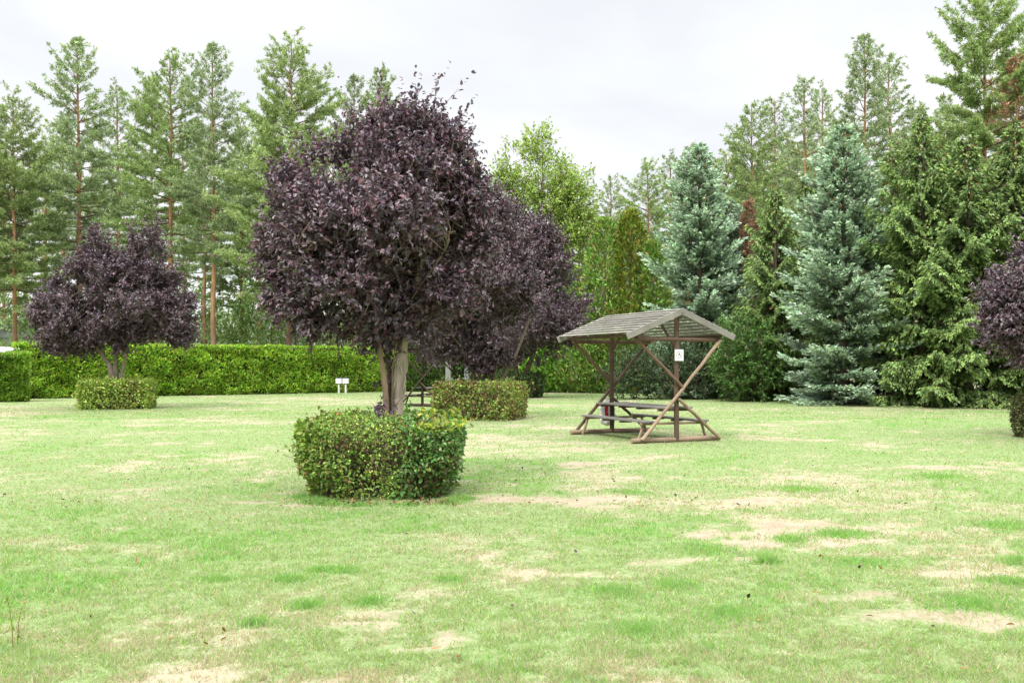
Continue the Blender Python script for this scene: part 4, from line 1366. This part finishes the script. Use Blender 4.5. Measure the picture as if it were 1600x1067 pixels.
# ------------------------------------------------------------------ small white things
for k, (x, lb) in enumerate(((529.5, 'white meter box on a short post, the one farther from the nearest plum'), (540.2, 'white meter box on a short post, the one nearer to the nearest plum'))):
    d = 55.8
    t = thing('meter_box', lb, 'utility box', ((x - 800) / FPX * d, d, 0), 0, 'pair of white meter boxes by the hedge')
    g = Geo(); g.tube([(0, 0, 0), (0, 0, .58)], .06, (.55, .54, .53), 12); g.build('post', M_PAINT, t)
    g = Geo(); g.box((0, 0, .735), (.34, .22, .30), (.78, .78, .80)); ob = g.build('box', M_PAINT, t)
    bv = ob.modifiers.new('bevel', 'BEVEL'); bv.width = .012; bv.segments = 2
    g = Geo(); g.box((0, 0, .905), (.38, .26, .035), (.06, .065, .07)); g.build('lid', M_PAINT, t)
    g = Geo(); g.box((.13, -.114, .74), (.02, .012, .06), (.3, .3, .3)); g.build('lock', M_PAINT, t)
d = 52.
for x, w_, lb in ((700, .27, 'white square post, the wider one, seen under the plum behind the far table'), (729, .22, 'pale square post behind the browning square hedge, the narrower one')):
    t = thing('white_post', lb, 'post', ((x - 800) / FPX * d, d, 0), .1, 'white posts behind the plums')
    g = Geo(); g.box((0, 0, .93), (w_, w_, 1.86), (.22, .23, .21)); g.build('shaft', M_PAINT, t)
    g = Geo(); g.box((0, 0, 1.89), (w_ + .05, w_ + .05, .06), (.3, .3, .29)); g.build('cap', M_PAINT, t)
t = thing('garden_table', 'pale table between the two white posts', 'table', ((718 - 800) / FPX * 54.5, 54.5, 0), .05)
g = Geo(); g.box((0, 0, .86), (.95, .6, .07), (.22, .24, .20)); g.build('table_top', M_PAINT, t)
for sx in (-1, 1):
    g = Geo(); g.box((sx * .38, 0, .41), (.09, .5, .82), (.5, .5, .47)); g.build('leg', M_PAINT, t)

# caravan and house behind the corner hedge
t = thing('caravan', 'white caravan roof showing above the clipped hedge end', 'caravan', (-28.15, 48.6, 0), .02)
g = Geo()
prof = [(-3.1, .45), (-3.15, 1.3), (-2.95, 2.2), (-2.6, 2.53), (2.6, 2.55), (3.05, 2.42), (3.15, 1.6), (3.0, .45)]
V = [(x, y, z) for y in (-1.1, 1.1) for x, z in prof]
k = len(prof)
g.add(V, [[i, (i + 1) % k, k + (i + 1) % k, k + i] for i in range(k)], (.76, .76, .80))
g.add([V[i] for i in range(k)], [list(range(k))], (.74, .74, .79)); g.add([V[k + i] for i in range(k)], [list(range(k))[::-1]], (.74, .74, .79))
ob = g.build('body', M_PAINT, t); bv = ob.modifiers.new('bevel', 'BEVEL'); bv.width = .03; bv.segments = 2
for x in (-1.6, .9):
    g = Geo(); g.box((x, -1.105, 1.65), (1.1, .02, .55), (.05, .06, .07)); g.build('window', M_PAINT, t)
for sy in (-.95, .95):
    g = Geo(); g.tube([(0, sy - .1, .33), (0, sy + .1, .33)], .33, (.03, .03, .03), 20); g.build('wheel', M_PAINT, t)
d = 82.
t = thing('house', 'low pale house with dark roof glimpsed behind the trunks at the picture edge', 'house', ((22 - 800) / FPX * d, d, 0), .15)
g = Geo(); g.box((0, 0, 1.9), (7.5, 6, 3.8), (.62, .66, .64)); g.build('wall', M_PAINT, t)
g = Geo()
V = [(-4.2, -3.6, 3.75), (4.2, -3.6, 3.75), (4.2, 0, 5.3), (-4.2, 0, 5.3), (4.2, 3.6, 3.75), (-4.2, 3.6, 3.75)]
V2 = [(x, y, z + .18) for x, y, z in V]
g.add(V + V2, [[0, 1, 2, 3], [3, 2, 4, 5], [7, 6, 9, 8], [8, 9, 11, 10], [0, 6, 7, 1], [5, 4, 10, 11]], (.07, .085, .065))
g.add([V[1], V[2], V2[2], V2[1], V[4], V2[4], V[0], V[3], V2[3], V2[0], V[5], V2[5]], [[0, 1, 2, 3], [1, 4, 5, 2], [6, 9, 8, 7], [7, 8, 11, 10]], (.07, .085, .065))
g.build('roof', M_BARK, t)
g = Geo(); g.box((1.2, -3.01, 2.0), (1.3, .05, 1.2), (.05, .06, .07)); g.build('window', M_PAINT, t)

# little plate and wire hanging in the spruce
d = 39.4
t = thing('plate', 'small pale green plate among the lower branches between blue and green spruce', 'sign plate', ((1407 - 800) / FPX * d, d, 0), 0)
g = Geo(); g.box((0, 0, 1.70), (.26, .02, .17), (.34, .42, .38)); g.build('board', M_PAINT, t)
g = Geo(); g.tube([(0, .03, 0), (0, .03, 1.8)], .018, (.12, .11, .10), 6); g.build('stake', M_PAINT, t)
t = thing('wire_rack', 'grey wire rack sagging beside the small green plate', 'rack', ((1388 - 800) / FPX * d, d, 0), 0)
g = Geo()
q = np.stack([np.linspace(-.25, .25, 9), np.zeros(9), np.linspace(1.95, 1.72, 9)], 1)
g.sticks(q[:-1], q[1:], .008, .008, (.25, .25, .24), 4); g.sticks(q[:-1] - [0, 0, .17], q[1:] - [0, 0, .17], .008, .008, (.25, .25, .24), 4)
g.sticks(q, q - [0, 0, .17], .007, .007, (.25, .25, .24), 4)
g.sticks(q[[0, -1]] - [0, 0, .1], q[[0, -1]] * [1, 1, 0], .01, .01, (.16, .15, .13), 4)
g.build('wires', M_PAINT, t)

# sapling shoots at the lower picture edge
rng = np.random.default_rng(300)
d = 5.6
t = thing('weed', 'thin leafy weed stalks rising from the grass at the lower picture edge', 'weed', ((14 - 800) / FPX * d, d, 0))
g, s = Geo(), Geo()
for k in range(3):
    b0 = np.array([rng.normal(0, .06), rng.normal(0, .08), 0])
    h = rng.uniform(.10, .30)
    q = bez(b0, b0 + [0, 0, h * .6], b0 + [rng.normal(0, .04), rng.normal(0, .04), h], 7)
    s.tube(q, np.linspace(.003, .0015, 7), (.22, .17, .07), 5)
    m = 12
    P = q[rng.integers(1, 7, m)]
    g.leaves(P, randu(m, rng) + [0, 0, .4], randu(m, rng) * .5 + [0, 0, .8], rng.uniform(.02, .035, m), .014, pal([(.25, .36, .06), (.2, .3, .05)], m, rng))
s.build('stalks', M_BARK, t); g.build('foliage', M_BROAD, t)

# ------------------------------------------------------------------ sky, sun, camera
EL, AZ = math.radians(52), math.radians(205)      # azimuth measured clockwise from +Y (away from the camera)
wd = bpy.data.worlds.new('World'); sc.world = wd; wd.use_nodes = True
nt = wd.node_tree; nt.nodes.clear()
N = nt.nodes.new
out = N('ShaderNodeOutputWorld'); bg = N('ShaderNodeBackground'); bg.inputs['Strength'].default_value = .1
sky = N('ShaderNodeTexSky'); sky.sky_type = 'NISHITA'; sky.sun_disc = False; sky.sun_elevation = EL; sky.sun_rotation = AZ
tc = N('ShaderNodeTexCoord'); sx = N('ShaderNodeSeparateXYZ')
nt.links.new(tc.outputs['Generated'], sx.inputs[0])


def wm(op, a, b=None):
    n = N('ShaderNodeMath'); n.operation = op
    for i, v in enumerate((a, b)):
        if v is None:
            continue
        if isinstance(v, (int, float)):
            n.inputs[i].default_value = v
        else:
            nt.links.new(v, n.inputs[i])
    return n.outputs[0]


zc = wm('MAXIMUM', sx.outputs[2], 0.0)
den = wm('ADD', zc, .22)
cb = N('ShaderNodeCombineXYZ')
nt.links.new(wm('DIVIDE', sx.outputs[0], den), cb.inputs[0]); nt.links.new(wm('DIVIDE', sx.outputs[1], den), cb.inputs[1])
cn = N('ShaderNodeTexNoise'); cn.inputs['Scale'].default_value = 1.15; cn.inputs['Detail'].default_value = 5; cn.inputs['Roughness'].default_value = .5; cn.inputs['Distortion'].default_value = .3
mp = N('ShaderNodeMapping'); mp.inputs['Location'].default_value = SKY_SHIFT
nt.links.new(cb.outputs[0], mp.inputs[0]); nt.links.new(mp.outputs[0], cn.inputs['Vector'])
rp = N('ShaderNodeValToRGB')
rp.color_ramp.elements[0].position = .36; rp.color_ramp.elements[0].color = (.80, .82, .855, 1)
rp.color_ramp.elements[1].position = .62; rp.color_ramp.elements[1].color = (1.0, 1.0, 1.0, 1)
nt.links.new(cn.outputs['Fac'], rp.inputs[0])
# an overcast dome is about three times brighter overhead than at the horizon
gain = N('ShaderNodeMapRange'); gain.interpolation_type = 'SMOOTHSTEP'
gain.inputs[1].default_value = .42; gain.inputs[2].default_value = .97; gain.inputs[3].default_value = SKY_LO; gain.inputs[4].default_value = SKY_HI
nt.links.new(zc, gain.inputs[0])
vm = N('ShaderNodeVectorMath'); vm.operation = 'SCALE'
nt.links.new(rp.outputs[0], vm.inputs[0]); nt.links.new(gain.outputs[0], vm.inputs['Scale'])
mx = N('ShaderNodeMix'); mx.data_type = 'RGBA'; mx.inputs[0].default_value = .95
nt.links.new(sky.outputs[0], mx.inputs[6]); nt.links.new(vm.outputs[0], mx.inputs[7])
nt.links.new(mx.outputs[2], bg.inputs['Color']); nt.links.new(bg.outputs[0], out.inputs['Surface'])

sd = bpy.data.lights.new('sun', 'SUN'); sd.energy = 1.5; sd.angle = math.radians(18); sd.color = (1, .97, .92)
so = bpy.data.objects.new('sun', sd); COL.objects.link(so)
# light comes from azimuth AZ, elevation EL
dirv = np.array([math.sin(AZ) * math.cos(EL), math.cos(AZ) * math.cos(EL), math.sin(EL)])
so.rotation_euler = (math.radians(90) - EL, 0, math.pi - AZ)
so.location = tuple(dirv * 60)

cam = bpy.data.cameras.new('camera'); co = bpy.data.objects.new('camera', cam); COL.objects.link(co)
co.location = (0, 0, CH); co.rotation_euler = (math.radians(90), 0, 0)
cam.sensor_width = 36; cam.lens = FPX / 1600 * 36; cam.shift_y = (HOR - 533.5) / 1600
cam.clip_end = 3000; cam.clip_start = .1
sc.camera = co
vs = sc.view_settings
vs.view_transform = 'Standard'; vs.look = 'None'; vs.exposure = EXPO; vs.gamma = 1; vs.use_curve_mapping = False
cy = sc.cycles
cy.max_bounces = 6; cy.diffuse_bounces = 2; cy.glossy_bounces = 2; cy.transmission_bounces = 3; cy.transparent_max_bounces = 4
cy.caustics_reflective = False; cy.caustics_refractive = False
